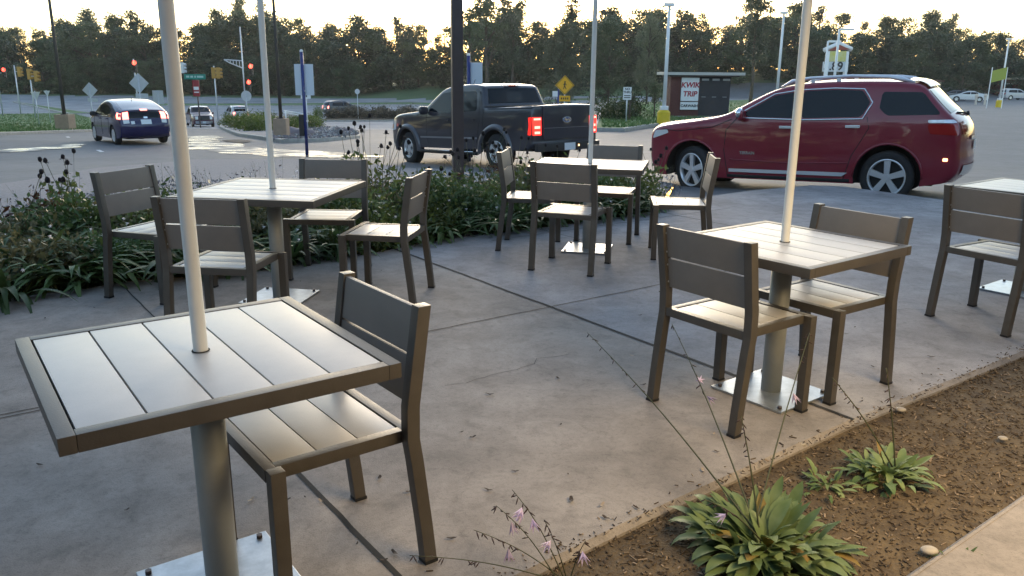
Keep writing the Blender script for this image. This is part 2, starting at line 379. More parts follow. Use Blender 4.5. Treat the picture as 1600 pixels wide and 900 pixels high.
# painted lines and the dark seam on the road
paint=mat('road_paint',(.6,.6,.6),.6,var=.2,vs=4)
for L,wd in (([(105,214),(160,238)],.12),([(0,236),(60,234),(125,230)],.25)):
    strip('road_marking',[gnd(u,v).to_2d() for u,v in L],wd,lambda x,y:G(x,y)+.012,paint)
# wet shiny patches where water lies on the road
wet=mat('wet_road',(.06,.06,.062),.22,spec=1,var=.2,vs=2,bump=.6,bs=14)
t_=wet.node_tree; b_=t_.nodes['Principled BSDF']
n_=t_.nodes.new('ShaderNodeTexNoise'); n_.inputs['Scale'].default_value=1.4; n_.inputs['Detail'].default_value=7; c_=[q for q in t_.nodes if q.type=='TEX_COORD'][0]
m_=t_.nodes.new('ShaderNodeMapRange'); m_.inputs[1].default_value=.42; m_.inputs[2].default_value=.6; m_.inputs[3].default_value=.2; m_.inputs[4].default_value=.62
t_.links.new(c_.outputs['Object'],n_.inputs['Vector']); t_.links.new(n_.outputs[0],m_.inputs[0]); t_.links.new(m_.outputs[0],b_.inputs['Roughness'])
def patch(name,L,m,z,kind='structure'):
    P=dens(W(L),.5); P=[p+Vector((rnd.gauss(0,.16),rnd.gauss(0,.22))) for p in P]; q=[Vector((p.x,p.y)) for p in P]
    xs=[p.x for p in q];yy=[p.y for p in q]; n0=len(q)
    x=min(xs)
    while x<max(xs):
        y=min(yy)
        while y<max(yy):
            if inside((x,y),P): q.append(Vector((x,y)))
            y+=.8
        x+=.8
    vv,_,ff,*_=delaunay_2d_cdt(q,[(i,(i+1)%n0) for i in range(n0)],[],1,1e-5)
    bm=bmesh.new(); V=[bm.verts.new((p.x,p.y,G(p.x,p.y)+z)) for p in vv]
    for f in ff: bm.faces.new([V[i] for i in f])
    bmesh.ops.recalc_face_normals(bm,faces=bm.faces)
    if sum(f.normal.z for f in bm.faces)<0: bmesh.ops.reverse_faces(bm,faces=bm.faces)
    return tag(obj(name,bm,m),kind=kind)
patch('wet_patch',[(292,213),(340,212),(350,216),(330,222),(372,224),(420,232),(480,236),(560,240),(600,246),(520,247),(400,243),(330,238),(294,232)],wet,.010)
patch('wet_patch',[(0,233),(60,231),(118,226),(128,230),(100,233),(50,236),(0,238)],wet,.016)
patch('drain_grate',[(352,219),(372,218),(392,221),(375,224),(357,223)],blackg,.02)

# ------------------------------------------------------------------ cafe tables, chairs, umbrella poles
def rect_frame(bm,hx,hy,wd,z0,z1):
    box(bm,-hx,hx,-hy,-hy+wd,z0,z1); box(bm,-hx,hx,hy-wd,hy,z0,z1)
    box(bm,-hx,-hx+wd,-hy+wd+.0005,hy-wd-.0005,z0,z1); box(bm,hx-wd,hx,-hy+wd+.0005,hy-wd-.0005,z0,z1)
def make_table(x,y,ang,sx,sy,label):
    t=empty('cafe_table',(x,y,0),ang,label,'table','square slatted cafe tables on the patio')
    bm=bmesh.new(); rect_frame(bm,sx/2,sy/2,.036,.698,.74); obj('table_frame',bm,bronze,t,bevel=.0025,smooth=40)
    ix,iy=sx/2-.036-.003,sy/2-.036-.003; n=5; w_=2*iy/n
    for i in range(n):
        bm=bmesh.new(); box(bm,-ix,ix,-iy+i*w_+.0025,-iy+(i+1)*w_-.0025,.724,.7385); obj('plank',bm,planks,t,bevel=.002,smooth=40)
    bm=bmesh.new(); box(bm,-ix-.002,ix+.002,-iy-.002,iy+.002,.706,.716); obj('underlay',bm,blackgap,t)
    bm=bmesh.new(); cyl(bm,(0,0,.012),(0,0,.706),.047,n=40); obj('pedestal',bm,pedm,t)
    bm=bmesh.new(); box(bm,-.2,.2,-.2,.2,.002,.012); bp=obj('base_plate',bm,galv,t,bevel=.002)
    for a in (-1,1):
        for b in (-1,1):
            bm=bmesh.new(); cyl(bm,(a*.17,b*.17,.0125),(a*.17,b*.17,.024),.010,n=6); obj('bolt',bm,darkpost,bp)
    return t
def make_pole(x,y,label,h=2.6,lean=(0,0)):
    bm=bmesh.new(); cyl(bm,(0,0,0),(lean[0],lean[1],h),.0195,n=32)
    o=obj('umbrella_pole',bm,cream,smooth=40)
    bm=bmesh.new(); cyl(bm,(0,0,.0002),(0,0,.0016),.024,n=28); obj('hole_ring',bm,blackgap,o); o.location=(x,y,.7395); tag(o,label,'umbrella pole','cream umbrella poles standing in the tables')
TB=[(-.854,2.116,-53.9,.80,.81,'nearest slatted table, its pale planks filling the lower left'),
    (-1.561,5.28,-8.8,.937,.951,'slatted table at the left by the planting bed, four chairs round it'),
    (.653,6.922,-12.8,.93,.76,'farthest slatted table in the middle, near the dark pickup truck'),
    (1.255,3.68,-52.8,.785,.785,'slatted table right of centre, a chair in front and one behind'),
    (3.62,5.62,-52.8,.79,.79,'slatted table cut off by the right edge of the picture')]
for a in TB: make_table(a[0],a[1],R(a[2]),a[3],a[4],a[5])
for i,l in enumerate(('thick cream pole rising from the nearest table at lower left','cream pole through the table by the left planting bed','slim cream pole through the farthest table in the middle','cream pole through the table right of centre, in front of the red car')):
    make_pole(TB[i][0],TB[i][1],l,lean=(-.012,0) if i==0 else (0,0))
CW,CD,SH,BH,TBk,FB=.479,.454,.453,.837,.047,.052
def make_chair():
    t=empty('patio_chair',(0,0,0))
    hx=CW/2
    bm=bmesh.new(); rect_frame(bm,hx-.0205,CD/2,.032,SH-.038,SH)
    for v in bm.verts: v.co.y+=CD/2-.018
    obj('seat_frame',bm,bronze,t,bevel=.002,smooth=40)
    ix=hx-.0205-.032-.003; y0=-.018+.032+.003; y1=CD-.018-.032-.003; w_=(y1-y0)/3
    for i in range(3):
        bm=bmesh.new(); box(bm,-ix,ix,y0+i*w_+.002,y0+(i+1)*w_-.002,SH-.016,SH-.0025); obj('seat_plank',bm,planks,t,bevel=.002,smooth=40)
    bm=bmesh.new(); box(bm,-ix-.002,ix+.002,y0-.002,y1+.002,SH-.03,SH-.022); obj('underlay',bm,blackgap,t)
    for s in (-1,1):
        bm=bmesh.new(); x=s*(hx-.0005)
        bar(bm,[(x,-FB,0),(x,-FB+.012,.12),(x,-.012,SH-.1),(x,0,SH-.02),(x,-.002,SH+.08),(x,-TBk,BH)],.04,.042); lg=obj('rear_post',bm,bronze,t,bevel=.003,smooth=35)
        bm=bmesh.new(); box(bm,x-.0215,x+.0215,-FB-.0225,-FB+.0225,.001,.012); obj('foot_cap',bm,black,lg)
        for z_ in (.575,.655,.715,.80):
            k_=(z_-(SH+.08))/(BH-SH-.08); yc_=-.002-(TBk-.002)*k_; bm=bmesh.new(); cyl(bm,(x-s*.0195,yc_-.004,z_),(x-s*.0222,yc_-.004,z_),.0045,n=8); obj('screw',bm,galv,lg)
        bm=bmesh.new(); xx=s*(hx-.0005); yy=CD-.0405
        bar(bm,[(xx,yy,0),(xx,yy,SH+.0005)],.04,.042); lg=obj('leg',bm,bronze,t,bevel=.003,smooth=35)
        bm=bmesh.new(); box(bm,xx-.0215,xx+.0215,yy-.0225,yy+.0225,.001,.012); obj('foot_cap',bm,black,lg)
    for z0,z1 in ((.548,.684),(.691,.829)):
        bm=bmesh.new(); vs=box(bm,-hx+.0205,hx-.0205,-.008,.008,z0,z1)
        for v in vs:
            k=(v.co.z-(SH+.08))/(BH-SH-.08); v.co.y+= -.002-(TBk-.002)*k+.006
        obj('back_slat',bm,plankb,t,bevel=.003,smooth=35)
    return t
CH=[(-.442,2.411,127.2,'nearest chair, pushed against the right side of the near table'),
(-2.572,5.461,-109.6,'leftmost chair, standing against the dark green plants at the left'),
(-1.636,4.271,-7.5,'chair with its back to the viewer, behind the thick cream pole'),
(-1.365,6.163,177.1,'chair on the far side of the left table, facing the viewer'),
(-.659,5.355,81.2,'chair pulled out at the right of the left table, seen from the side'),
(-.034,7.053,-99.0,'chair at the left side of the farthest table, against the bushes'),
(.389,6.087,-22.5,'chair with its back to the viewer at the farthest table'),
(.932,7.592,162.9,'chair on the far side of the farthest table, half hidden behind the top'),
(1.597,6.714,83.3,'chair at the right of the farthest table, in front of the red car front wheel'),
(.846,3.397,-54.0,'chair with its back to the viewer in front of the table right of centre'),
(1.687,3.966,124.8,'chair on the far side of the table right of centre, facing the viewer'),
(2.832,4.798,-59.3,'chair cut off by the right edge of the picture')]
proto=None
for x,y,a,l in CH:
    if proto is None: proto=c=make_chair()
    else: c=copy_tree(proto)
    c.location=(x,y,0); c.rotation_euler=(0,0,R(a)); tag(c,l,'chair','bronze slatted chairs on the patio')

# ------------------------------------------------------------------ vehicles
def chaikin(P,it=2):
    for _ in range(it):
        Q=[P[0]]
        for a,b in zip(P,P[1:]):
            Q+=[a.lerp(b,.25),a.lerp(b,.75)]
        Q.append(P[-1]); P=Q
    return P
class Car:
    def __init__(s,top,arches,sill,hw,belt,tumble,r=.09,ftap=.16,rtap=.1,fx=None,rx=None,nb=.12,rb=.07,step=.08,crown=.03):
        s.top=chaikin([Vector(p) for p in top],2)
        s.top=[p for i,p in enumerate(s.top) if i==0 or (p-s.top[i-1]).length>.004]
        Q=[]
        for a,b in zip(s.top,s.top[1:]):
            k=max(1,math.ceil((b-a).length/(.055 if step<.15 else .25))); Q+=[a.lerp(b,j/k) for j in range(k)]
        s.top=Q+[s.top[-1]]
        s.arches=arches; s.sill=sill; s.hw=hw; s.belt=belt; s.tumble=tumble; s.r=r; s.ft=ftap; s.rt=rtap
        s.xf=max(p.x for p in s.top); s.xr=min(p.x for p in s.top); s.fx=fx if fx else s.xf-.9; s.rx=rx if rx else s.xr+.8
        s.nb=nb; s.rb=rb; s.crown=crown; s.step=step
    def d_top(s,x,z):
        p=Vector((x,z)); m=9
        for a,b in zip(s.top,s.top[1:]):
            if abs(a.x-x)>m+.3 or abs(a.y-z)>m+.3: continue
            ab=b-a; t=max(0,min(1,(p-a).dot(ab)/max(ab.length_squared,1e-9))); m=min(m,(a+ab*t-p).length)
            if m<1e-5: return 0
        return m
    def Y0(s,x,z):
        y=s.hw
        zz=(z-.62)/.6
        y-=.035*zz*zz if z<s.belt else .035*((s.belt-.62)/.6)**2+(z-s.belt)*s.tumble
        if x>s.fx: y-=s.ft*((x-s.fx)/(s.xf-s.fx))**2.2
        if x<s.rx: y-=s.rt*((s.rx-x)/(s.rx-s.xr))**2.2
        return y
    def Y(s,x,z):
        d=s.d_top(x,z); y=s.Y0(x,z)
        if d<s.r: y-=s.r*(1-math.sqrt(max(0,1-(1-d/s.r)**2)))
        return y
    def outline(s):
        P=list(s.top); # from front bottom to rear bottom
        b=[]; x=s.top[-1].x
        arch=sorted(s.arches)          # rear first
        bot=[Vector((s.top[-1].x,s.top[-1].y))]
        for xc,zc,rr in arch:
            a0=math.asin(max(-1,min(1,(s.sill-zc)/rr)))
            for i in range(17):
                a=PI-a0-(PI-2*a0)*i/16
                bot.append(Vector((xc+rr*math.cos(a),zc+rr*math.sin(a))))
        bot=bot[1:]
        return P,bot
    def fill(s,poly,yf,bm,mi=0,both=True,step=None,extra=()):
        step=step or s.step; q=[]
        for i in range(len(poly)):
            a,b=poly[i],poly[(i+1)%len(poly)]; L=(b-a).length; k=max(1,int(L/step+.5)); q+=[a.lerp(b,j/k) for j in range(k)]
        n0=len(q); P=list(q); x=min(p.x for p in q)+step/2; i=0
        while x<max(p.x for p in P):
            z=min(p.y for p in P)+step/2
            while z<max(p.y for p in P):
                c=Vector((x,z))
                if inside(c,P) and min((c-t).length for t in P)>step*.4: q.append(c)
                z+=step
            x+=step
        q=[p for p in q[:n0]]+[p for p in q[n0:] if not extra or s.d_top(p.x,p.y)>s.r*1.15]+[e for e in extra if inside(e,P)]
        v,_,f,*_=delaunay_2d_cdt(q,[(i,(i+1)%n0) for i in range(n0)],[],1,1e-6)
        for sg in ((1,-1) if both else (1,)):
            V=[bm.verts.new((p.x,sg*yf(p.x,p.y),p.y)) for p in v]
            for t in f:
                try:
                    fc=bm.faces.new([V[i] for i in t]); fc.material_index=mi; fc.smooth=True
                    fc.normal_update()
                    if fc.normal.y*sg<0: fc.normal_flip()
                except ValueError: pass
    def wrap(s,i,fr,off=0):
        # point on the wrapped-over surface; i float index along the top line, fr in -1..1
        n=len(s.top); i=max(0,min(n-1.001,i)); k=int(i); t=i-k
        p=s.top[k].lerp(s.top[k+1],t); a=s.top[max(0,k-1)]; b=s.top[min(n-1,k+2)]; d=(b-a).normalized(); nr=Vector((-d.y,d.x))
        if nr.dot(p-Vector(((s.xf+s.xr)/2,.5)))<0: nr=-nr
        bl=s.crown
        ux=max(0,(p.x-(s.xf-.6))/.6); ur=max(0,((s.xr+.5)-p.x)/.5)
        bl+=(s.nb*ux*max(0,abs(nr.x)) + s.rb*ur*max(0,abs(nr.x)))
        ye=s.Y0(p.x,p.y)-s.r
        y=fr*ye; q=p+nr*(bl*(1-fr*fr)+off)
        return Vector((q.x,y,q.y))
    def idx(s,x=None,z=None,part='top'):
        # float index on the top line at a given x (upper side) or at height z on the front / rear end
        best=None
        for k,(a,b) in enumerate(zip(s.top,s.top[1:])):
            if part=='top':
                if b.x<a.x and b.x<=x<=a.x and (best is None or a.y>best[1]): best=(k+(a.x-x)/(a.x-b.x),a.y)
            elif part=='rear':
                if a.x<0 and b.y<a.y and b.y<=z<=a.y and (best is None or a.x<best[1]): best=(k+(a.y-z)/(a.y-b.y),a.x)
            elif part=='front':
                if a.x>0 and b.y>a.y and a.y<=z<=b.y and (best is None or a.x>best[1]): best=(k+(z-a.y)/(b.y-a.y),a.x)
        return best[0] if best else 0
    def body(s,name,m,parent):
        bm=bmesh.new(); P,bot=s.outline()
        ex=[]
        if s.step<.15:
            for k in range(1,len(s.top)-1):
                dd=(s.top[k+1]-s.top[k-1]).normalized(); nn=Vector((-dd.y,dd.x))
                if nn.dot(s.top[k]-Vector(((s.xf+s.xr)/2,.5)))>0: nn=-nn
                for q_ in (.08,.25,.55,1.0):
                    e=s.top[k]+nn*s.r*q_
                    if s.d_top(e.x,e.y)>s.r*q_*.9: ex.append(e)
        s.fill(P+bot,s.Y,bm,extra=ex)
        n=len(s.top); cols=[-1,-.97,-.85,-.6,-.3,0,.3,.6,.85,.97,1]
        rows=[[bm.verts.new(s.wrap(i,f)) for f in cols] for i in range(n)]
        for k,row in enumerate(rows):
            for j in (0,len(cols)-1):
                p=s.top[k]; row[j].co=Vector((p.x,(1 if j else -1)*s.Y(p.x,p.y),p.y))
        for A,B in zip(rows,rows[1:]):
            for j in range(len(cols)-1):
                f=bm.faces.new((A[j],A[j+1],B[j+1],B[j])); f.smooth=True
        # wheel wells and underside
        full=bot+[s.top[0]]
        full=[s.top[-1]]+bot+[s.top[0]]
        row=None
        for p in full:
            y=s.Y(p.x,p.y); r2=[bm.verts.new((p.x,y,p.y)),bm.verts.new((p.x,-y,p.y))]
            if row:
                f=bm.faces.new((row[0],row[1],r2[1],r2[0])); f.material_index=1
            row=r2
        bmesh.ops.remove_doubles(bm,verts=bm.verts,dist=.0015)
        bmesh.ops.recalc_face_normals(bm,faces=bm.faces)
        o=obj(name,bm,[m,blackg],parent,smooth=38)
        bm=bmesh.new(); box(bm,s.xr+.35,s.xf-.4,-s.hw+.33,s.hw-.33,s.sill-.02,s.belt-.28); obj('underbody',bm,blackg,parent)
        return o
    def side(s,name,poly,m,parent,off=.005,both=True,chk=1,side=1,step=None):
        bm=bmesh.new(); P=[Vector(p) for p in poly]
        if chk:
            Q=[]
            for i in range(len(P)):
                a,b,c=P[i-1],P[i],P[(i+1)%len(P)]
                k1=min(.04,(a-b).length*.3); k2=min(.04,(c-b).length*.3)
                Q+=[b+(a-b).normalized()*k1,b.lerp((a+c)/2,.06),b+(c-b).normalized()*k2]
            P=Q
        s.fill(P,lambda x,z:(s.Y(x,z)+off)*side,bm,both=False,step=step)
        o=obj(name,bm,m,parent)
        if both:
            bm=bmesh.new(); s.fill(P,lambda x,z:-(s.Y(x,z)+off)*side,bm,both=False,step=step); obj(name,bm,m,parent)
        return o
    def rib(s,name,line,wd,m,parent,off=.008,both=True,closed=False,side=1):
        bm=bmesh.new(); P=[Vector(p) for p in line]
        if closed: P.append(P[0])
        Q=[]
        for a,b in zip(P,P[1:]):
            k=max(1,int((b-a).length/.1)); Q+=[a.lerp(b,j/k) for j in range(k)]
        Q.append(P[-1])
        bm.free()
        for sg in ((1,-1) if both else (side,)):
            bm=bmesh.new(); tube(bm,[(p.x,sg*(s.Y(p.x,p.y)+off-wd*.3),p.y) for p in Q],wd/2,6); o=obj(name,bm,m,parent)
        return o
    def over(s,name,i0,i1,f0,f1,m,parent,off=.006,n=8,taper=0):
        bm=bmesh.new(); rows=[]
        for a in range(n+1):
            i=i0+(i1-i0)*a/n; k=1-taper*a/n
            rows.append([bm.verts.new(s.wrap(i,(f0+(f1-f0)*b/n)*k,off)) for b in range(n+1)])
        for A,B in zip(rows,rows[1:]):
            for j in range(n): 
                f=bm.faces.new((A[j],A[j+1],B[j+1],B[j])); f.smooth=True
        bmesh.ops.recalc_face_normals(bm,faces=bm.faces)
        return obj(name,bm,m,parent)
def make_wheel(parent,x,y,z,r,rr,wd,spokes=5,steer=0,sp_w=.3,mrim=None):
    e=bpy.data.objects.new('wheel',None); COL.objects.link(e); e.parent=parent; e.location=(x,y,z); e.rotation_euler=(0,0,(0 if y>0 else PI)+steer); e.empty_display_size=.1
    bm=bmesh.new(); n=40; prof=[(-wd,rr*.98),(-wd,r-.03),(-wd+.03,r-.004),(-.05,r),(-.03,r-.004),(0.0,r-.035),(.004,rr+.035),(-.006,rr)]
    rings=[[bm.verts.new((math.cos(2*PI*k/n)*q,yy,math.sin(2*PI*k/n)*q)) for k in range(n)] for yy,q in prof]
    for A,B in zip(rings,rings[1:]):
        for k in range(n): bm.faces.new((A[k],A[(k+1)%n],B[(k+1)%n],B[k])).smooth=True
    bmesh.ops.recalc_face_normals(bm,faces=bm.faces); obj('tyre',bm,rubber,e,smooth=50)
    bm=bmesh.new()
    prof=[(-.006,rr),(.002,rr-.008),(-.004,rr-.022),(-.07,rr-.03)]
    rings=[[bm.verts.new((math.cos(2*PI*k/n)*q,yy,math.sin(2*PI*k/n)*q)) for k in range(n)] for yy,q in prof]
    for A,B in zip(rings,rings[1:]):
        for k in range(n): bm.faces.new((A[k],A[(k+1)%n],B[(k+1)%n],B[k])).smooth=True
    disc(bm,(0,-.075,0),(0,1,0),rr-.02,24,mi=1)
    for k in range(spokes):
        a=2*PI*k/spokes+PI/2
        for q0,q1,w0,w1 in ((.04,rr-.015,sp_w*.12+.02,sp_w*.2+.02),):
            u=Vector((math.cos(a),0,math.sin(a))); v=Vector((-math.sin(a),0,math.cos(a)))
            A=[u*q0+v*w0,u*q0-v*w0,u*q1-v*w1,u*q1+v*w1]
            top=[bm.verts.new(p+Vector((0,-.012 if i<2 else -.006,0))) for i,p in enumerate(A)]; bt=[bm.verts.new(p*1.0+Vector((0,-.05,0))) for p in A]
            bm.faces.new(top); 
            for i in range(4): bm.faces.new((top[i],top[(i+1)%4],bt[(i+1)%4],bt[i]))
    cyl(bm,(0,-.06,0),(0,-.004,0),.06,.045,16)
    bmesh.ops.recalc_face_normals(bm,faces=bm.faces)
    obj('rim',bm,[mrim or alloy,blackg],e)
    return e
def paintm(name,c,rough=.32): return mat(name,c,rough,metal=0,coat=.8,spec=.3,var=.05,vs=3)
def ellip(cx,cz,a,b,n=18): return [(cx+a*math.cos(2*PI*i/n),cz+b*math.sin(2*PI*i/n)) for i in range(n)]
def mirror(c,root,x,z,y,m,s=1.):
    for sg in (1,-1):
        bm=bmesh.new(); bmesh.ops.create_uvsphere(bm,u_segments=16,v_segments=10,radius=1)
        for v in bm.verts:
            q=Vector([math.copysign(abs(t)**.62,t) for t in v.co]); v.co=Vector((q.x*.05*s+x-.03*s*abs(q.y),sg*(y+.09*s)+q.y*.10*s,q.z*.08*s+z))
        for f in bm.faces: f.smooth=True
        cyl(bm,(x,sg*(y-.06),z-.06),(x,sg*(y+.06),z-.03),.025)
        obj('wing_mirror',bm,m,root)
def doorgaps(c,root,lines):
    for L in lines: c.rib('door_gap',L,.012,blackg,root,off=.003)
def place_car(root,x,y,z,yaw,tilt,roll=0):
    root.location=(x,y,z); root.rotation_euler=Euler((roll,tilt,yaw),'XYZ')
def handle(c,root,x,z,m,l=.2):
    for sg in (1,-1):
        bm=bmesh.new(); y=c.Y(x,z)+.03
        box(bm,x-l/2,x+l/2,sg*y-.012,sg*y+.012,z-.018,z+.018)
        for e in (-1,1): box(bm,x+e*l*.4-.02,x+e*l*.4+.02,sg*(y-.02)-.015,sg*(y-.02)+.015,z-.012,z+.012)
        obj('door_handle',bm,m,root,bevel=.004)

def make_suv():
    root=empty('parked_car',(0,0,0),label='dark red SUV with silver roof rails, seen from the side at right',cat='car')
    red=paintm('dark_red_paint',(.22,.014,.03))
    top=[(2.24,.28),(2.32,.42),(2.35,.62),(2.35,.84),(2.34,.94),(2.28,1.01),(2.1,1.06),(1.5,1.13),(1.08,1.20),(.88,1.29),(.48,1.50),(.2,1.615),(-.1,1.665),(-.5,1.69),(-1.2,1.685),(-1.6,1.665),(-1.78,1.63),(-1.87,1.54),(-2.08,1.31),(-2.23,1.18),(-2.31,1.08),(-2.34,.92),(-2.34,.75),(-2.36,.62),(-2.34,.45),(-2.22,.33)]
    c=Car(top,[(1.55,.37,.455),(-1.43,.37,.455)],.27,.925,1.16,.27,r=.09,nb=.13,rb=.07,fx=1.4,rx=-1.5)
    c.body('body',red,root)
    c.side('side_window',[(.66,1.19),(.70,1.26),(.26,1.50),(-.10,1.555),(-.10,1.18)],glass,root,.004)
    c.side('side_window',[(-.16,1.18),(-.16,1.56),(-.6,1.575),(-1.0,1.56),(-1.12,1.40),(-1.02,1.20)],glass,root,.004)
    c.side('quarter_window',[(-1.27,1.54),(-1.25,1.32),(-1.36,1.22),(-2.06,1.235),(-1.93,1.38),(-1.80,1.53)],glass,root,.004)
    c.rib('window_trim',[(.80,1.18),(.73,1.27),(.27,1.52),(-.1,1.575),(-.6,1.595),(-1.02,1.58),(-1.15,1.40),(-1.04,1.175),(-.2,1.155)],.024,chrome,root,.006,closed=True)
    c.rib('pillar',[(-.13,1.19),(-.13,1.55)],.05,black,root,.004)
    i0,i1=c.idx(x=.96),c.idx(x=.26); c.over('windshield',i0,i1,-.93,.93,glass,root,.004)
    i0,i1=c.idx(z=1.55,part='rear'),c.idx(z=1.24,part='rear'); c.over('rear_window',i0,i1,-.95,.95,glass,root,.006)
    doorgaps(c,root,[[(.82,1.17),(.98,1.0),(1.0,.7),(.93,.33)],[(-.13,1.16),(-.13,.33)],[(-1.1,1.2),(-1.14,1.05),(-1.05,.88),(-.93,.66),(-.84,.33)],[(2.1,1.0),(1.8,.97),(1.2,1.04),(.9,1.16)]])
    c.side('body_moulding',[(.9,.37),(-.82,.37),(-.9,.425),(.9,.42)],mat('bright_trim',(.8,.8,.84),.25,metal=.5),root,.02,chk=0)
    c.rib('sill_cladding',[(.93,.31),(-.93,.31)],.07,blackg,root,.0)
    c.rib('shoulder_line',[(.9,.56),(0,.53),(-.9,.56)],.02,red,root,.006)
    for x,z in ((.04,1.05),(-.92,1.07)): handle(c,root,x,z,MT['bright_trim'])
    # wheel-arch lips
    for xc in (1.55,-1.43): c.rib('wheel_arch',[(xc+.47*math.cos(a),.37+.47*math.sin(a)) for a in [PI*(i/14) for i in range(15)]],.035,red,root,.004)
    # lights
    c.side('tail_light',[(-1.90,1.11),(-1.94,.98),(-2.31,.96),(-2.28,1.11)],redlens,root,.008)
    c.over('tail_light',c.idx(z=1.12,part='rear'),c.idx(z=.96,part='rear'),.66,1.0,redlens,root,.01)
    c.over('tail_light',c.idx(z=1.12,part='rear'),c.idx(z=.96,part='rear'),-1.0,-.66,redlens,root,.01)
    c.side('tail_light_trim',[(-1.90,1.165),(-1.91,1.125),(-2.27,1.125),(-2.22,1.17)],MT['bright_trim'],root,.008)
    c.side('side_reflector',[(-2.14,.62),(-2.2,.62),(-2.2,.66),(-2.14,.66)],amber,root,.008)
    c.side('headlight',[(2.24,.97),(2.0,.99),(1.97,.94),(2.29,.84)],lenswhite,root,.008)
    c.over('grille',c.idx(z=.55,part='front'),c.idx(z=.9,part='front'),-.55,.55,black,root,.01)
    c.over('grille_surround',c.idx(z=.9,part='front'),c.idx(z=.95,part='front'),-.6,.6,chrome,root,.014)
    c.over('front_bumper_trim',c.idx(z=.3,part='front'),c.idx(z=.42,part='front'),-.8,.8,chrome,root,.012)
    c.over('licence_plate',c.idx(z=.86,part='rear'),c.idx(z=.74,part='rear'),-.2,.2,plateM,root,.02)
    c.over('liftgate_chrome',c.idx(z=.93,part='rear'),c.idx(z=.88,part='rear'),-.5,.5,chrome,root,.02)
    c.over('rear_bumper_trim',c.idx(z=.56,part='rear'),c.idx(z=.44,part='rear'),-.9,.9,chrome,root,.014)
    c.over('spoiler',c.idx(x=-1.58),c.idx(z=1.57,part='rear'),-.96,.96,red,root,.035)
    bm=bmesh.new(); tube(bm,[(-2.28,-.1,1.24),(-2.30,.1,1.24),(-2.22,.45,1.25)],.014); cyl(bm,(-2.22,-.12,1.2),(-2.33,-.12,1.23),.03); obj('rear_wiper',bm,black,root)
    mirror(c,root,.74,1.22,.89,red)
    for sg in (1,-1):
        bm=bmesh.new(); bmesh.ops.create_uvsphere(bm,u_segments=16,v_segments=8,radius=1,matrix=Matrix.Translation((.752,sg*.985,1.245))@Matrix.Diagonal((.066,.118,.088,1)))
        obj('mirror_cap',bm,chrome,root,smooth=60)
    for sg in (1,-1):
        bm=bmesh.new(); P=[(.22,1.62),(.06,1.70),(-.2,1.74),(-.8,1.76),(-1.3,1.74),(-1.48,1.71),(-1.66,1.66)]
        tube(bm,[(x,sg*.64,z) for x,z in P],[.012,.028,.022,.022,.026,.034,.014],8)
        for x in (-.25,-.62): box(bm,x-.03,x+.03,sg*.64-.01,sg*.64+.01,1.66,1.74)
        obj('roof_rail',bm,mat('satin_silver',(.72,.74,.8),.35,metal=.3),root)
    for x,st in ((1.55,R(-24)),(-1.43,0)):
        for sg in (1,-1): make_wheel(root,x,sg*.90,.37,.37,.262,.23,5,st,.13)
    text('badge',"TERRAIN",.06,chrome,root,FACE((.62,c.Y(.62,.66)+.010,.66),0,1),.003,.002)
    return root
suv=make_suv(); place_car(suv,4.74,13.42,G(4.6,13.6)-.05,R(147),.03); suv.scale=(1,1,1.045)

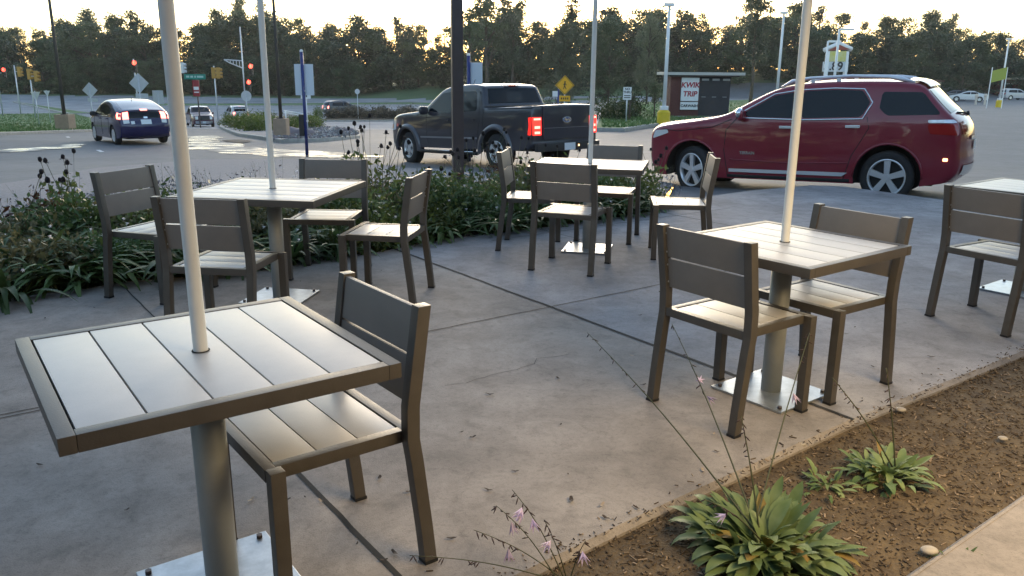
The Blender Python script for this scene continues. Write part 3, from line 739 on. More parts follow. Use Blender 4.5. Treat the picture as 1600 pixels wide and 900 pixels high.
def make_truck():
    root=empty('pickup_truck',(0,0,0),label='dark grey crew cab pickup truck with lit brake lamps',cat='pickup truck')
    gp=paintm('dark_grey_paint',(.034,.033,.044),.3)
    top=[(2.80,.42),(2.90,.55),(2.93,.8),(2.9,1.05),(2.80,1.2),(2.55,1.27),(1.9,1.31),(1.45,1.34),(1.2,1.42),(.85,1.66),(.55,1.84),(.3,1.90),(-.2,1.935),(-.7,1.93),(-1.0,1.89),(-1.10,1.82),(-1.22,1.42),(-1.26,1.40),(-1.5,1.395),(-2.4,1.40),(-2.88,1.41),(-2.91,1.40),(-2.92,1.25),(-2.92,.95),(-2.92,.66),(-2.93,.62),(-2.93,.56),(-2.85,.5)]
    c=Car(top,[(2.02,.42,.50),(-1.66,.42,.50)],.45,1.0,1.28,.24,r=.06,nb=.10,rb=.02,ftap=.12,rtap=.02,fx=1.9,rx=-2.6,crown=.02)
    c.body('body',gp,root)
    c.side('side_window',[(1.05,1.33),(1.02,1.42),(.5,1.76),(.08,1.78),(.08,1.29)],glass,root,.004)
    c.side('side_window',[(0,1.29),(0,1.78),(-.85,1.77),(-.95,1.33)],glass,root,.004)
    c.over('windshield',c.idx(x=1.3),c.idx(x=.55),-.95,.95,glass,root,.004)
    a,b=c.idx(x=-1.085),c.idx(x=-1.205); c.over('rear_window',a,b,-.93,.93,glass,root,.006)
    c.over('rear_slider',a+(b-a)*.3,a+(b-a)*.95,-.3,.3,mat('dark_glass_edge',(.004,.004,.005),.1),root,.012)
    c.over('tonneau_cover',c.idx(x=-1.26),c.idx(x=-2.86),-.97,.97,blackg,root,.012)
    for sg in (1,-1):
        bm=bmesh.new(); box(bm,-2.88,-1.3,sg*.95-.03,sg*.95+.03,1.40,1.425); obj('bed_rail_cap',bm,black,root,bevel=.006)
    doorgaps(c,root,[[(1.12,1.30),(1.1,.8),(1.02,.5)],[(.04,1.78),(.04,.48)],[(-.98,1.75),(-1.05,1.3),(-1.08,1.1),(-1.02,.8),(-.95,.5)],[(-1.22,1.38),(-1.2,.95)]])
    for x,z in ((.2,1.13),(-.8,1.13)): handle(c,root,x,z,gp)
    for xc in (2.02,-1.66):
        for sg in (1,-1):
            bm=bmesh.new(); prev=None
            for i in range(21):
                a=-.12+(PI+.24)*i/20; ca,sa=math.cos(a),math.sin(a)
                ring=[]
                for rr,o in ((.50,.0),(.495,.055),(.53,.07),(.60,.045),(.62,.0)):
                    x,z=xc+rr*ca*1.03,.42+rr*sa; ring.append(bm.verts.new((x,sg*(c.Y0(min(x,2.6),z)+o-.01),z)))
                if prev:
                    for j in range(4): bm.faces.new((prev[j],prev[j+1],ring[j+1],ring[j])).smooth=True
                prev=ring
            bmesh.ops.recalc_face_normals(bm,faces=bm.faces); obj('fender_flare',bm,mat('flare_grey',(.06,.06,.075),.35,coat=.5),root)
    c.side('body_moulding',[(1.35,.69),(1.35,.73),(-1.02,.73),(-1.02,.69)],mat('satin_grey_trim',(.3,.31,.34),.3,metal=.7),root,.02,chk=0)
    for sg in (1,-1):
        bm=bmesh.new(); tube(bm,[(1.5,sg*.93,.44),(1.4,sg*1.0,.36),(0,sg*1.0,.36),(-1.0,sg*1.0,.36),(-1.1,sg*.93,.44)],.045,8); obj('side_step',bm,chrome if 0 else black,root,smooth=50)
        bm=bmesh.new(); tube(bm,[(1.35,sg*1.03,.395),(-.95,sg*1.03,.395)],.012,6); obj('step_edge',bm,chrome,root)
    # tail lamps: C-shaped lit bars inside a red lens, on rear face and wrapping to the side
    for sg in (1,-1):
        def Fb(z): return c.idx(z=z,part='rear')
        def sp(name,y0,y1,z0,z1,m,off): 
            bm=bmesh.new(); x=-2.925-off; box(bm,x-.012,x+.02,min(sg*y0,sg*y1),max(sg*y0,sg*y1),z0,z1); return obj(name,bm,m,root)
        L=sp('tail_light',.72,.945,.79,1.17,brake,.002)
        for y0,y1,z0,z1 in ((.74,.93,1.11,1.15),(.76,.91,.93,.985),(.76,.91,.82,.87)):
            sp('lamp_bar',y0,y1,z0,z1,brakehot,.010).parent=L
        c.side('tail_light',[(-2.90,1.18),(-2.80,1.17),(-2.83,1.0),(-2.80,.8),(-2.90,.79)],brakedim,root,.008,both=False,side=1) if sg==1 else c.side('tail_light',[(-2.90,1.18),(-2.80,1.17),(-2.83,1.0),(-2.80,.8),(-2.90,.79)],brakedim,root,.008,both=False,side=1).scale.__setitem__(1,-1)
    bm=bmesh.new(); box(bm,-2.965,-2.93,-.68,.68,.70,1.385); tg=obj('tailgate',bm,gp,root,bevel=.012,smooth=40)
    bm=bmesh.new(); box(bm,-2.972,-2.966,-.66,.66,.93,.938); obj('tailgate_crease',bm,mat('crease_light',(.3,.3,.32),.3,metal=.6),tg)
    bm=bmesh.new(); disc(bm,(-2.975,0,1.10),(-1,0,0),.055,24,sx=2.2); obj('badge_oval',bm,mat('badge_blue',(.02,.05,.18),.3),tg)
    bm=bmesh.new(); tube(bm,[(-2.976,.122*math.cos(a),1.10+.056*math.sin(a)) for a in [2*PI*i/24 for i in range(25)]],.007); obj('badge_rim',bm,chrome,tg)
    text('badge_text','Ford',.09,chrome,tg,FACE((-2.980,0,1.10),-1,0),.002,.002,.3)
    bm=bmesh.new(); box(bm,-3.06,-2.94,-.93,.93,.44,.62); bp=obj('rear_bumper',bm,mat('bumper_dark',(.05,.05,.055),.35,metal=.5),root,bevel=.03,smooth=40)
    bm=bmesh.new(); box(bm,-3.072,-3.064,-.16,.16,.45,.605); obj('licence_plate',bm,plateM,root)
    text('plate_text','WI 4827',.075,mat('plate_ink',(.02,.03,.08),.6),root,FACE((-3.073,0,.61),-1,0),.001) if 0 else None
    bm=bmesh.new(); disc(bm,(-3.066,-.27,.54),(-1,0,0),.022); obj('plate_lamp',bm,amber,root)
    bm=bmesh.new(); box(bm,-1.10,-1.045,-.2,.2,1.865,1.90); obj('high_brake_lamp',bm,redlens,root,bevel=.006)
    bm=bmesh.new()
    for a in (-.17,.17): box(bm,-1.107,-1.10,a-.06,a+.06,1.868,1.896)
    obj('cargo_lamp',bm,lenswhite,root)
    mirror(c,root,1.08,1.36,.98,gp,1.25)
    bm=bmesh.new(); tube(bm,[(.0,.3,1.94),(-.08,.3,2.06)],.006); obj('antenna',bm,black,root)
    c.over('grille',c.idx(z=.7,part='front'),c.idx(z=1.1,part='front'),-.6,.6,black,root,.012)
    c.side('headlight',[(2.86,1.14),(2.6,1.15),(2.62,.88),(2.88,.86)],lenswhite,root,.008)
    c.side('marker_lamp',[(2.88,1.02),(2.80,1.02),(2.80,.90),(2.88,.9)],mat('amber_lens',(.6,.25,.05),.2),root,.012)
    for x,st in ((2.02,R(-6)),(-1.66,0)):
        for sg in (1,-1): make_wheel(root,x,sg*.97,.41,.41,.25,.27,6,st,.08)
    return root
tr=make_truck(); place_car(tr,-.68,20.45,G(-.7,20.45),R(129.5),.05)

def make_hatch():
    root=empty('parked_car',(0,0,0),label='dark blue hatchback braking in the street, left of the thick pole',cat='car')
    bp=paintm('navy_paint',(.012,.010,.065),.25)
    top=[(2.15,.25),(2.22,.4),(2.22,.6),(2.12,.72),(1.85,.82),(1.4,.92),(1.05,1.02),(.6,1.26),(.25,1.41),(-.1,1.48),(-.5,1.48),(-.95,1.42),(-1.5,1.28),(-1.95,1.14),(-2.05,1.10),(-2.12,1.0),(-2.16,.8),(-2.22,.65),(-2.2,.4),(-2.08,.28)]
    c=Car(top,[(1.35,.32,.37),(-1.35,.32,.37)],.22,.875,.98,.34,r=.09,nb=.15,rb=.1,fx=1.2,rx=-1.3)
    c.body('body',bp,root)
    c.side('side_window',[(.95,1.0),(.45,1.26),(.1,1.36),(.02,1.36),(.02,.97)],glass,root,.004)
    c.side('side_window',[(-.04,.97),(-.04,1.365),(-.5,1.36),(-1.0,1.24),(-1.25,1.12),(-.95,.99)],glass,root,.004)
    c.rib('window_trim',[(1.0,.97),(0,.945),(-1.0,.97)],.02,chrome,root,.006)
    c.over('windshield',c.idx(x=1.05),c.idx(x=.25),-.94,.94,glass,root,.004)
    c.over('rear_window',c.idx(x=-.95),c.idx(x=-1.9),-.9,.9,mat('rear_glass_sky',(.02,.025,.05),.05,coat=1),root,.005)
    c.over('spoiler',c.idx(x=-1.93),c.idx(x=-2.04),-.95,.95,bp,root,.02)
    c.over('lower_rear_window',c.idx(z=1.07,part='rear'),c.idx(z=.88,part='rear'),-.78,.78,glass,root,.008)
    c.over('high_brake_lamp',c.idx(x=-2.0),c.idx(z=1.07,part='rear'),-.16,.16,brakehot,root,.026)
    for f0,f1 in ((.74,1.0),(-1.0,-.74)):
        c.over('tail_light',c.idx(z=1.08,part='rear'),c.idx(z=.86,part='rear'),f0,f1,brakehot,root,.012)
        c.over('reverse_lens',c.idx(z=.85,part='rear'),c.idx(z=.72,part='rear'),f0,f1,lenswhite,root,.012)
    c.side('tail_light',[(-1.88,1.09),(-1.92,.88),(-2.14,.86),(-2.08,1.06)],brakehot,root,.006)
    c.over('licence_plate',c.idx(z=.82,part='rear'),c.idx(z=.67,part='rear'),-.24,.24,plateM,root,.015)
    c.over('badge',c.idx(z=.92,part='rear'),c.idx(z=.86,part='rear'),-.09,.09,chrome,root,.014)
    c.over('sticker',c.idx(z=.78,part='rear'),c.idx(z=.69,part='rear'),.52,.68,plateM,root,.015)
    doorgaps(c,root,[[(.0,1.36),(.0,.32)],[(.95,.97),(1.0,.7),(.92,.32)],[(-1.0,.97),(-.98,.75),(-.88,.34)]])
    for x in (.18,-.75): handle(c,root,x,.86,bp)
    mirror(c,root,.82,1.0,.84,black,1.05)
    bm=bmesh.new(); cyl(bm,(-.75,0,1.46),(-.82,0,1.56),.015,.004); obj('antenna',bm,black,root)
    for x in (1.35,-1.35):
        for sg in (1,-1): make_wheel(root,x,sg*.85,.32,.32,.21,.2,7,0,.12)
    return root
ht=make_hatch(); place_car(ht,-13.72,29.5,G(-13.7,29.5),R(129),.02)

def small_car(label,cat,paint,kind,u,v,yaw,scale=1,lamps=None,roofc=None,braking=False,D=None):
    root=empty('distant_car' if kind!='pickup' else 'pickup_truck',(0,0,0),label=label,cat=cat)
    if kind=='suv': top=[(2.2,.3),(2.25,.55),(2.2,.9),(1.9,1.02),(1.2,1.1),(.5,1.5),(.1,1.66),(-1,1.7),(-1.9,1.64),(-2.1,1.15),(-2.2,1.0),(-2.22,.5),(-2.1,.35)];hw=.9;belt=1.05
    elif kind=='sedan': top=[(2.3,.3),(2.35,.5),(2.25,.75),(1.3,.92),(.7,1.2),(.2,1.4),(-.7,1.4),(-1.5,1.05),(-2.2,1.0),(-2.3,.7),(-2.3,.4),(-2.2,.3)];hw=.88;belt=.95
    else: top=[(2.6,.4),(2.65,.7),(2.6,1.0),(2.4,1.1),(1.2,1.17),(.5,1.65),(.2,1.72),(-.4,1.72),(-.8,1.66),(-1.0,1.2),(-2.6,1.17),(-2.65,.6),(-2.6,.5)];hw=.93;belt=1.15
    wb=1.35 if kind!='pickup' else 1.65
    c=Car(top,[(wb,.34,.4),(-wb,.34,.4)],.3,hw,belt,.3,r=.08,step=.2,fx=1.4,rx=-1.4)
    c.body('body',paint,root)
    if kind=='pickup':
        c.side('side_window',[(1.0,1.2),(.45,1.55),(-.62,1.58),(-.75,1.2)],glass,root,.006,step=.25)
        c.over('windshield',c.idx(x=1.12),c.idx(x=.52),-.93,.93,glass,root,.01,4)
        c.over('grille',c.idx(z=.7,part='front'),c.idx(z=.98,part='front'),-.6,.6,black,root,.015,4)
        for f in ((.68,.98),(-.98,-.68)): c.over('headlight',c.idx(z=.75,part='front'),c.idx(z=.98,part='front'),f[0],f[1],lenswhite,root,.015,3)
        c.over('front_bumper',c.idx(z=.42,part='front'),c.idx(z=.64,part='front'),-1,1,chrome,root,.03,4)
        c.over('roof_panel',c.idx(x=.42),c.idx(x=-.75),-1,1,roofc or paint,root,.01,4)
        c.over('licence_plate',c.idx(z=.48,part='front'),c.idx(z=.6,part='front'),-.18,.18,plateM,root,.045,2)
    else:
        z1,x1=(1.52,-1.75) if kind=='suv' else (1.28,-1.1)
        c.side('side_window',[(.85,belt+.06),(.3,z1-.05),(-.2,z1),(-.2,belt+.04)],glass,root,.006,step=.25)
        c.side('side_window',[(-.27,belt+.04),(-.27,z1),(x1+.1,z1-.04),(x1-.05,belt+.1)],glass,root,.006,step=.25)
        c.over('windshield',c.idx(x=1.1 if kind=='suv' else 1.15),c.idx(x=.25),-.93,.93,glass,root,.01,4)
        if kind=='suv': c.over('rear_window',c.idx(z=1.58,part='rear'),c.idx(z=1.16,part='rear'),-.85,.85,glass,root,.01,4)
        else: c.over('rear_window',c.idx(x=-.75),c.idx(x=-1.45),-.88,.88,glass,root,.01,4)
        m=brakehot if braking else redlens; zt=1.1 if kind=='suv' else .95
        for f in ((.74,1),(-1,-.74)): c.over('tail_light',c.idx(z=zt,part='rear'),c.idx(z=zt-.28,part='rear'),f[0],f[1],m,root,.015,3)
        if braking: c.over('high_brake_lamp',c.idx(x=-1.8),c.idx(z=1.6,part='rear'),-.2,.2,brake,root,.03,3)
        c.over('licence_plate',c.idx(z=.85,part='rear'),c.idx(z=.7,part='rear'),-.25,.25,plateM,root,.02,2)
    mirror(c,root,.9,belt+.03,hw-.02,paint)
    for x in (wb,-wb):
        for sg in (1,-1): make_wheel(root,x,sg*(hw-.02),.34,.34,.22,.2,5,0,.25)
    p=gnd(u,v) if D is None else foot(u,D)
    root.location=p; root.rotation_euler=(0,0,R(yaw)); root.scale=(scale,)*3
    return root
maroon=paintm('maroon_paint',(.07,.012,.03)); silver=paintm('silver_paint',(.42,.43,.46)); pearl=paintm('pearl_paint',(.6,.6,.62)); charcoal=paintm('charcoal_paint',(.06,.065,.08))
small_car('maroon pickup with a pale roof facing the viewer at the far crossing','pickup truck',maroon,'pickup',313,190,-62,roofc=pearl,D=72)
small_car('silver SUV driving away at the far crossing, brake lamps lit','car',silver,'suv',371,181,118,braking=True,D=84)
small_car('small grey SUV turning on the cross street behind the reeds','car',charcoal,'suv',534,172,45,braking=True,D=100)
small_car('white car parked furthest left in the far right lot','car',pearl,'sedan',1512,148,150,D=112)
small_car('dark car beside the white one in the far right lot','car',charcoal,'sedan',1488,146,165,D=118)
small_car('silver hatchback at the right edge of the far lot','car',silver,'suv',1584,148,10,D=122,scale=.95)

# ------------------------------------------------------------------ light poles, sign posts
def pole_tree(name,label,cat,group,u,D,ytop,r0,r1,m,square=False,base=None,ulean=0):
    p=foot(u,D); top=upt(u+ulean,ytop,D); t=empty(name,p,0,label,cat,group)
    bm=bmesh.new(); H=top.z-p.z; dx=top.x-p.x
    # plumb pole; the lens makes it lean
    if square:
        box(bm,-r0,r0,-r0,r0,-.3,H)
        obj('pole',bm,m,t,bevel=.01)
    else:
        cyl(bm,(0,0,-.3),(0,0,H),r0,r1,16); obj('pole',bm,m,t)
    return t,H
# dark square lamp post by the bed
t,H=pole_tree('lamp_post','dark square steel lamp post rising from the planting bed','lamp post',None,716,12.4,-420,.082,.082,darkpost,square=True)
t.rotation_euler=(0,0,R(12))
bm=bmesh.new(); box(bm,-.3,.3,-.2,.2,H,H+.12); obj('lamp_head',bm,black,t,bevel=.02)
# blue sign posts
def blue_sign(u,v,ytop,label,pw,ph,pz,off,ang,extra=False):
    p=gnd(u,v); D=p.y; H=upt(u,ytop,D).z-p.z
    t=empty('sign_post',p,R(ang),label,'sign','white backed signs on blue posts')
    bm=bmesh.new(); cyl(bm,(0,0,-.2),(0,0,H),.045,n=14); obj('post',bm,bluem,t)
    bm=bmesh.new(); bmesh.ops.create_uvsphere(bm,u_segments=12,v_segments=6,radius=.05,matrix=Matrix.Translation((0,0,H))); obj('post_cap',bm,white,t)
    bm=bmesh.new(); box(bm,off-pw/2,off+pw/2,.05,.06,pz,pz+ph); obj('sign_panel',bm,mat('panel_back_white',(.62,.66,.72),.35),t,bevel=.003)
    bm=bmesh.new(); box(bm,-.07,.07,-.02,.07,.95,1.0); box(bm,-.07,.07,-.02,.07,pz+.1,pz+.14); obj('clamp',bm,alum,t)
    if extra:
        bm=bmesh.new(); box(bm,-.17,-.03,-.06,.06,.55,1.15); obj('meter_box',bm,black,t,bevel=.01)
    return t
blue_sign(480,243,80,'white backed sign on a blue post left of the truck',.54,.85,1.68,.02,-4,True)
blue_sign(733,252,86,'white backed sign on a blue post beside the dark square post',.40,.85,1.66,.20,-35,False)
# crossing sign
def text_on(t,s,size,m,x,y,z,n=(0,-1),bold=.0,shear=0): return text('lettering',s,size,m,t,FACE((x,y,z),*n),.003,bold,shear)
ink=mat('sign_ink',(.02,.02,.02),.6); redink=mat('red_lettering',(.35,.01,.03),.5)
p=foot(881,36); t=empty('crossing_sign',p,0,'yellow diamond pedestrian crossing sign with a plate below, behind the truck','sign')
hz=upt(881,133,36).z-p.z; s_=.40
bm=bmesh.new(); cyl(bm,(0,.03,-.2),(0,.03,hz+.3),.03); obj('post',bm,alum,t)
bm=bmesh.new(); M=Matrix.Translation((0,0,hz))@Matrix.Rotation(PI/4,4,'Y'); box(bm,-.29,.29,-.008,.0,-.29,.29,M); pn=obj('diamond_panel',bm,signyel,t)
bm=bmesh.new(); M=Matrix.Translation((0,-.012,hz))@Matrix.Rotation(PI/4,4,'Y')
for a in (-1,1):
    box(bm,-.27,.27,-.001,.002,a*.26-.008,a*.26+.008,M); box(bm,a*.26-.008,a*.26+.008,-.0022,.0008,-.25,.25,M)
obj('panel_border',bm,ink,pn)
bm=bmesh.new()   # walking figure
disc(bm,(.0,-.014,hz+.13),(0,-1,0),.035,12)
for a,b,wd in (((0,.09),(-.01,-.03),.03),((-.01,-.03),(.06,-.17),.018),((-.01,-.03),(-.07,-.17),.018),((0,.07),(.08,.0),.014),((0,.07),(-.07,.01),.014)):
    A,B=Vector((a[0],-.014,hz+a[1])),Vector((b[0],-.014,hz+b[1])); q=(B-A).cross(Vector((0,1,0))).normalized()*wd
    bm.faces.new([bm.verts.new(x) for x in (A+q,B+q*.7,B-q*.7,A-q)])
obj('walking_figure',bm,ink,pn)
bm=bmesh.new(); box(bm,-.24,.24,-.01,0,hz-.68,hz-.44); pl=obj('lower_plate',bm,signyel,t)
bm=bmesh.new()
for k in range(4): box(bm,-.16+k*.09,-.11+k*.09,-.013,-.011,hz-.60,hz-.52)
obj('plate_symbol',bm,ink,pl)
# small white sign with dark post
p=foot(868,34); t=empty('small_sign',p,0,'small white sign on a dark blue post left of the yellow diamond','sign')
h_=upt(868,143,34).z-p.z
bm=bmesh.new(); cyl(bm,(.08,.02,-.2),(.08,.02,h_+.1),.04); obj('post',bm,bluem,t)
bm=bmesh.new(); box(bm,-.16,.06,-.01,0,h_-.2,h_+.02); obj('sign_panel',bm,white,t)
# parking notice
p=foot(978,38); t=empty('notice_sign',p,0,'white notice sign on a post standing on the grass knoll','sign')
h_=upt(978,136,38).z-p.z
bm=bmesh.new(); cyl(bm,(0,.02,-.2),(0,.02,h_),.03); obj('post',bm,alum,t)
bm=bmesh.new(); box(bm,-.19,.19,-.012,0,h_-.56,h_); pn=obj('sign_panel',bm,white,t)
text('lettering','NO\nTHRU',.14,ink,t,FACE((0,-.014,h_-.16),0,-1),.002,.004); 
bm=bmesh.new()
for k in range(2): box(bm,-.15,.15,-.015,-.013,h_-.40-k*.09,h_-.36-k*.09)
obj('small_print',bm,ink,pn)
# green street name sign with red sign under it
D=66; p=foot(313,D); t=empty('street_sign',p,0,'green street name sign above a red sign on one dark post','sign')
zt=upt(309,120,D).z-p.z
bm=bmesh.new(); cyl(bm,(0,.05,-.3),(0,.05,zt+.3),.05); obj('post',bm,darkpost,t)
bm=bmesh.new(); box(bm,-.92,.78,-.02,0,zt-.2,zt+.2); g1=obj('name_panel',bm,mat('sign_green',(.01,.22,.17),.5),t)
bm=bmesh.new()
for a,b in ((-.75,-.5),(-.42,-.2),(-.1,.02),(.1,.6)): box(bm,a,b,-.026,-.022,zt-.07,zt+.08)
obj('name_letters',bm,mat('sign_letter_pale',(.35,.55,.5),.5),g1)
zr=upt(309,138,D).z-p.z
bm=bmesh.new(); M=Matrix.Translation((-.05,0,zr)); box(bm,-.26,.26,-.02,0,-.62,.62,M); rp=obj('red_panel',bm,mat('sign_red',(.30,.02,.03),.5),t,bevel=.06)
bm=bmesh.new(); box(bm,-.24,.16,-.026,-.022,zr-.12,zr+.12); box(bm,-.24,.16,-.026,-.022,zr-.34,zr-.26); obj('white_bars',bm,white,rp)
# diamond sign backs, yields and plates at the crossing
def back_sign(u,v,D,size,label,kind='diamond',plate=False):
    p=foot(u,D); z=upt(u,v,D).z-p.z
    t=empty('road_sign',p,0,label,'road sign'); bm=bmesh.new(); cyl(bm,(0,-.03,-.2),(0,-.03,z+size*.5),.035); obj('post',bm,alum,t)
    bm=bmesh.new()
    if kind=='diamond': box(bm,-size/2,size/2,0,.01,-size/2,size/2,Matrix.Translation((0,0,z))@Matrix.Rotation(PI/4,4,'Y'))
    elif kind=='yield':
        P=[(-size/2,.4*size),(size/2,.4*size),(0,-.5*size)]
        A=[bm.verts.new((x,0,z+q)) for x,q in P]; B=[bm.verts.new((x,.01,z+q)) for x,q in P]; bm.faces.new(A); bm.faces.new(B[::-1])
        for i in range(3): bm.faces.new((A[i],A[(i+1)%3],B[(i+1)%3],B[i]))
    elif kind=='round':
        cyl(bm,(0,0,z),(0,.012,z),size/2,n=20)
    else: box(bm,-size*.4,size*.4,0,.01,z-size/2,z+size/2)
    obj('sign_panel',bm,alum if kind!='yield' else mat('yield_back',(.6,.62,.6),.5),t)
    if plate: 
        bm=bmesh.new(); box(bm,-size*.45+.1,size*.45+.1,0,.01,z-size*1.05,z-size*.72); obj('lower_plate',bm,alum,t)
    return t
back_sign(148,141,52,.68,'grey back of a small diamond road sign left of the blue hatchback',plate=True)
back_sign(225,130,48,.80,'grey back of the large diamond road sign above the hatchback roof',plate=True)
back_sign(62,150,70,.85,'larger pale triangular yield sign back at the far left','yield')
back_sign(80,146,76,.6,'smaller pale triangular yield sign back at the far left','yield')
back_sign(252,152,62,1.0,'small white rectangular sign back behind the hatchback roof','rect')
back_sign(560,143,92,.55,'small round sign on a thin post beyond the reeds','round')
back_sign(388,150,80,1.0,'white round topped sign under the red signal at the crossing','round')
p=foot(481,44); t=empty('arrow_sign',p,0,'small white sign with black arrows beside the blue post','road sign'); z=upt(481,145,44).z-p.z
bm=bmesh.new(); cyl(bm,(0,.03,-.2),(0,.03,z),.035); obj('post',bm,alum,t)
bm=bmesh.new(); box(bm,-.26,.26,-.01,0,z-.30,z+.32); pn=obj('sign_panel',bm,white,t)
bm=bmesh.new(); box(bm,.01,.07,-.016,-.012,z-.22,z-.02); box(bm,.05,.11,-.0165,-.0125,z-.04,z+.12)
bm.faces.new([bm.verts.new(q) for q in ((.0,-.014,z+.1),(.16,-.014,z+.1),(.08,-.014,z+.26))])
box(bm,-.2,-.12,-.016,-.012,z-.02,z+.16); bm.faces.new([bm.verts.new(q) for q in ((-.24,-.014,z+.0),(-.08,-.014,z+.0),(-.16,-.014,z-.16))])
obj('arrows',bm,ink,pn)
# thin white rail behind the shrubs
bm=bmesh.new()
for k,(a,b) in enumerate((((444,173),(480,179)),((444,176),(480,182)))):
    A=upt(*a,52);B=upt(*b,50); cyl(bm,A,B,.04)
for q in ((446,174),(478,179)):
    A=upt(*q,51); cyl(bm,(A.x,A.y,G(A.x,A.y)-.1),A,.04)
tag(obj('guard_rail',bm,white),'low white guard rail behind the shrub island','guard rail')

# traffic signals
housing=mat('signal_yellow',(.40,.22,.04),.6); hous2=mat('signal_dark',(.06,.05,.04),.6)
def signal(u,v,ubase,D,label,lit=False,heads=((0,0),),side=1,front=False,ytop=None,m=None,polem=None):
    p=foot(ubase,D); z=upt(u,v,D).z-p.z; x=upt(u,v,D).x-p.x
    t=empty('traffic_signal',p,0,label,'traffic signal','traffic signals at the crossing')
    bm=bmesh.new(); cyl(bm,(0,0,-.3),(0,0,max(z+.7,0 if ytop is None else upt(u,ytop,D).z-p.z)),.07,.06); obj('pole',bm,polem or alum,t)
    for hx,hz in heads:
        bm=bmesh.new(); cx=x+hx
        box(bm,cx-.17,cx+.17,-.12,.12,z+hz-.55,z+hz+.55); hd=obj('signal_head',bm,m or housing,t,bevel=.02)
        bm=bmesh.new()
        for k in (-1,0,1):
            zz=z+hz+k*.35
            if front: cyl(bm,(cx,-.3,zz+.03),(cx,-.13,zz+.03),.15,n=12,caps=False)
            else: cyl(bm,(cx+side*.18,0,zz),(cx+side*.42,0,zz-.03),.15,.13,n=10,caps=False)
        obj('visor',bm,m or housing,hd)
        if front:
            bm=bmesh.new(); disc(bm,(cx,-.135,z+hz+.35),(0,-1,0),.20 if lit else .12); obj('red_lamp',bm,sigred if lit else redlens,hd)
    if abs(x)>.4:
        bm=bmesh.new(); tube(bm,[(0,0,z),(x,0,z)],.04); obj('bracket',bm,polem or alum,t)
    return t
signal(30,112,33,95,'yellow side-on traffic signal, leftmost on its own pole at far left',heads=((0,0),))
signal(54,119,56,88,'twin traffic signal heads just right of the leftmost one',heads=((-.55,.2),(.15,0)))
signal(7,114,5,92,'red lit traffic signal at the left edge of the picture',lit=True,front=True,m=hous2,ytop=60)
signal(211,104,219,80,'red lit traffic signal above the blue hatchback',lit=True,front=True,m=hous2)
signal(285,106,286,90,'grey side-on traffic signal just right of the thick pole',m=alum)
signal(338,114,341,86,'yellow traffic signal with two heads right of the green street sign',heads=((-.3,0),(.2,0)))
mt=signal(388,134,386,82,'red lit traffic signal on the tall pole with a bracket arm',lit=True,front=True,m=hous2,ytop=42,heads=((.1,0),(.4,1.5)))
bm=bmesh.new(); z0=upt(383,95,82).z-mt.location.z; xx=upt(350,95,82).x-mt.location.x
tube(bm,[(0,0,z0),(xx,0,z0+.1)],.06); tube(bm,[(0,0,z0-.7),(xx*.7,0,z0-.2),(xx,0,z0+.1)],.06)
for k in range(1,5): cyl(bm,(xx*k/6,0,z0),(xx*k/6,0,z0-.6+k*.09),.035)
obj('mast_arm',bm,alum,mt)

# tall white light poles with yellow bases, right
def lot_light(u,D,ytop,label,arm=0,base=True,r=.09):
    p=foot(u,D); H=upt(u,ytop,D).z-p.z; t=empty('light_pole',p,0,label,'light pole','white light poles on the forecourt')
    b0=.0
    if base:
        bm=bmesh.new(); cyl(bm,(0,0,-.2),(0,0,.62),.29,.29,20); cyl(bm,(0,0,.625),(0,0,.72),.29,.2,20); obj('yellow_base',bm,yellowp,t,smooth=40)
        bm=bmesh.new(); box(bm,-.17,.17,-.17,.17,.73,.9); obj('base_cover',bm,white,t,bevel=.02)
    bm=bmesh.new(); cyl(bm,(0,0,.9 if base else -.2),(0,0,H),r,r*.75,16); obj('pole',bm,white,t)
    if arm:
        bm=bmesh.new(); box(bm,.05,arm,-.12,.12,H-.12,H+.05); obj('lamp_head',bm,white,t,bevel=.03)
    else:
        bm=bmesh.new(); box(bm,-.25,.2,-.15,.15,H,H+.15); obj('lamp_head',bm,white,t,bevel=.03)
    return t
lot_light(1036,37.5,10,'white light pole on a yellow base in front of the red brick enclosure')
lot_light(1211,52,22,'white light pole between the brick enclosure and the cream umbrella pole',base=True)
lot_light(1283,70,64,'shorter white arm lamp left of the fuel price sign',arm=1.0,base=False,r=.1)
lot_light(1298,58,45,'taller white arm lamp in front of the fuel price sign',arm=1.0,base=False,r=.1)
lot_light(1560,85,62,'white light pole on a yellow base at the far right',base=True)
# thin dark lamp poles far left
for u,ut,D,y,l,b in ((104,104,46,-60,'thin dark lamp pole on a concrete footing left of the blue hatchback',1),(441,441,33,-80,'thin dark lamp pole on a square concrete footing among the shrubs',1)):
    p=foot(u,D); H=upt(u,y,D).z-p.z; t=empty('lamp_pole',p,0,l,'lamp pole','thin dark lamp poles')
    s_=.38 if D>40 else .26
    bm=bmesh.new(); box(bm,-s_,s_,-s_,s_,-.2,.95 if D>40 else .85); obj('footing',bm,mat('footing_concrete',(.34,.24,.17),.8,var=.12),t,bevel=.02)
    bm=bmesh.new(); cyl(bm,(0,0,.85),(0,0,H),.10 if D>40 else .07,.05 if D<40 else .07); obj('pole',bm,mat('dark_wood_pole',(.05,.045,.04),.7),t)
    bm=bmesh.new(); box(bm,-.14,.14,-.14,.14,.86,.90) if D<40 else box(bm,-.14,.14,-.14,.14,.955,1.0); obj('base_flange',bm,black,t)

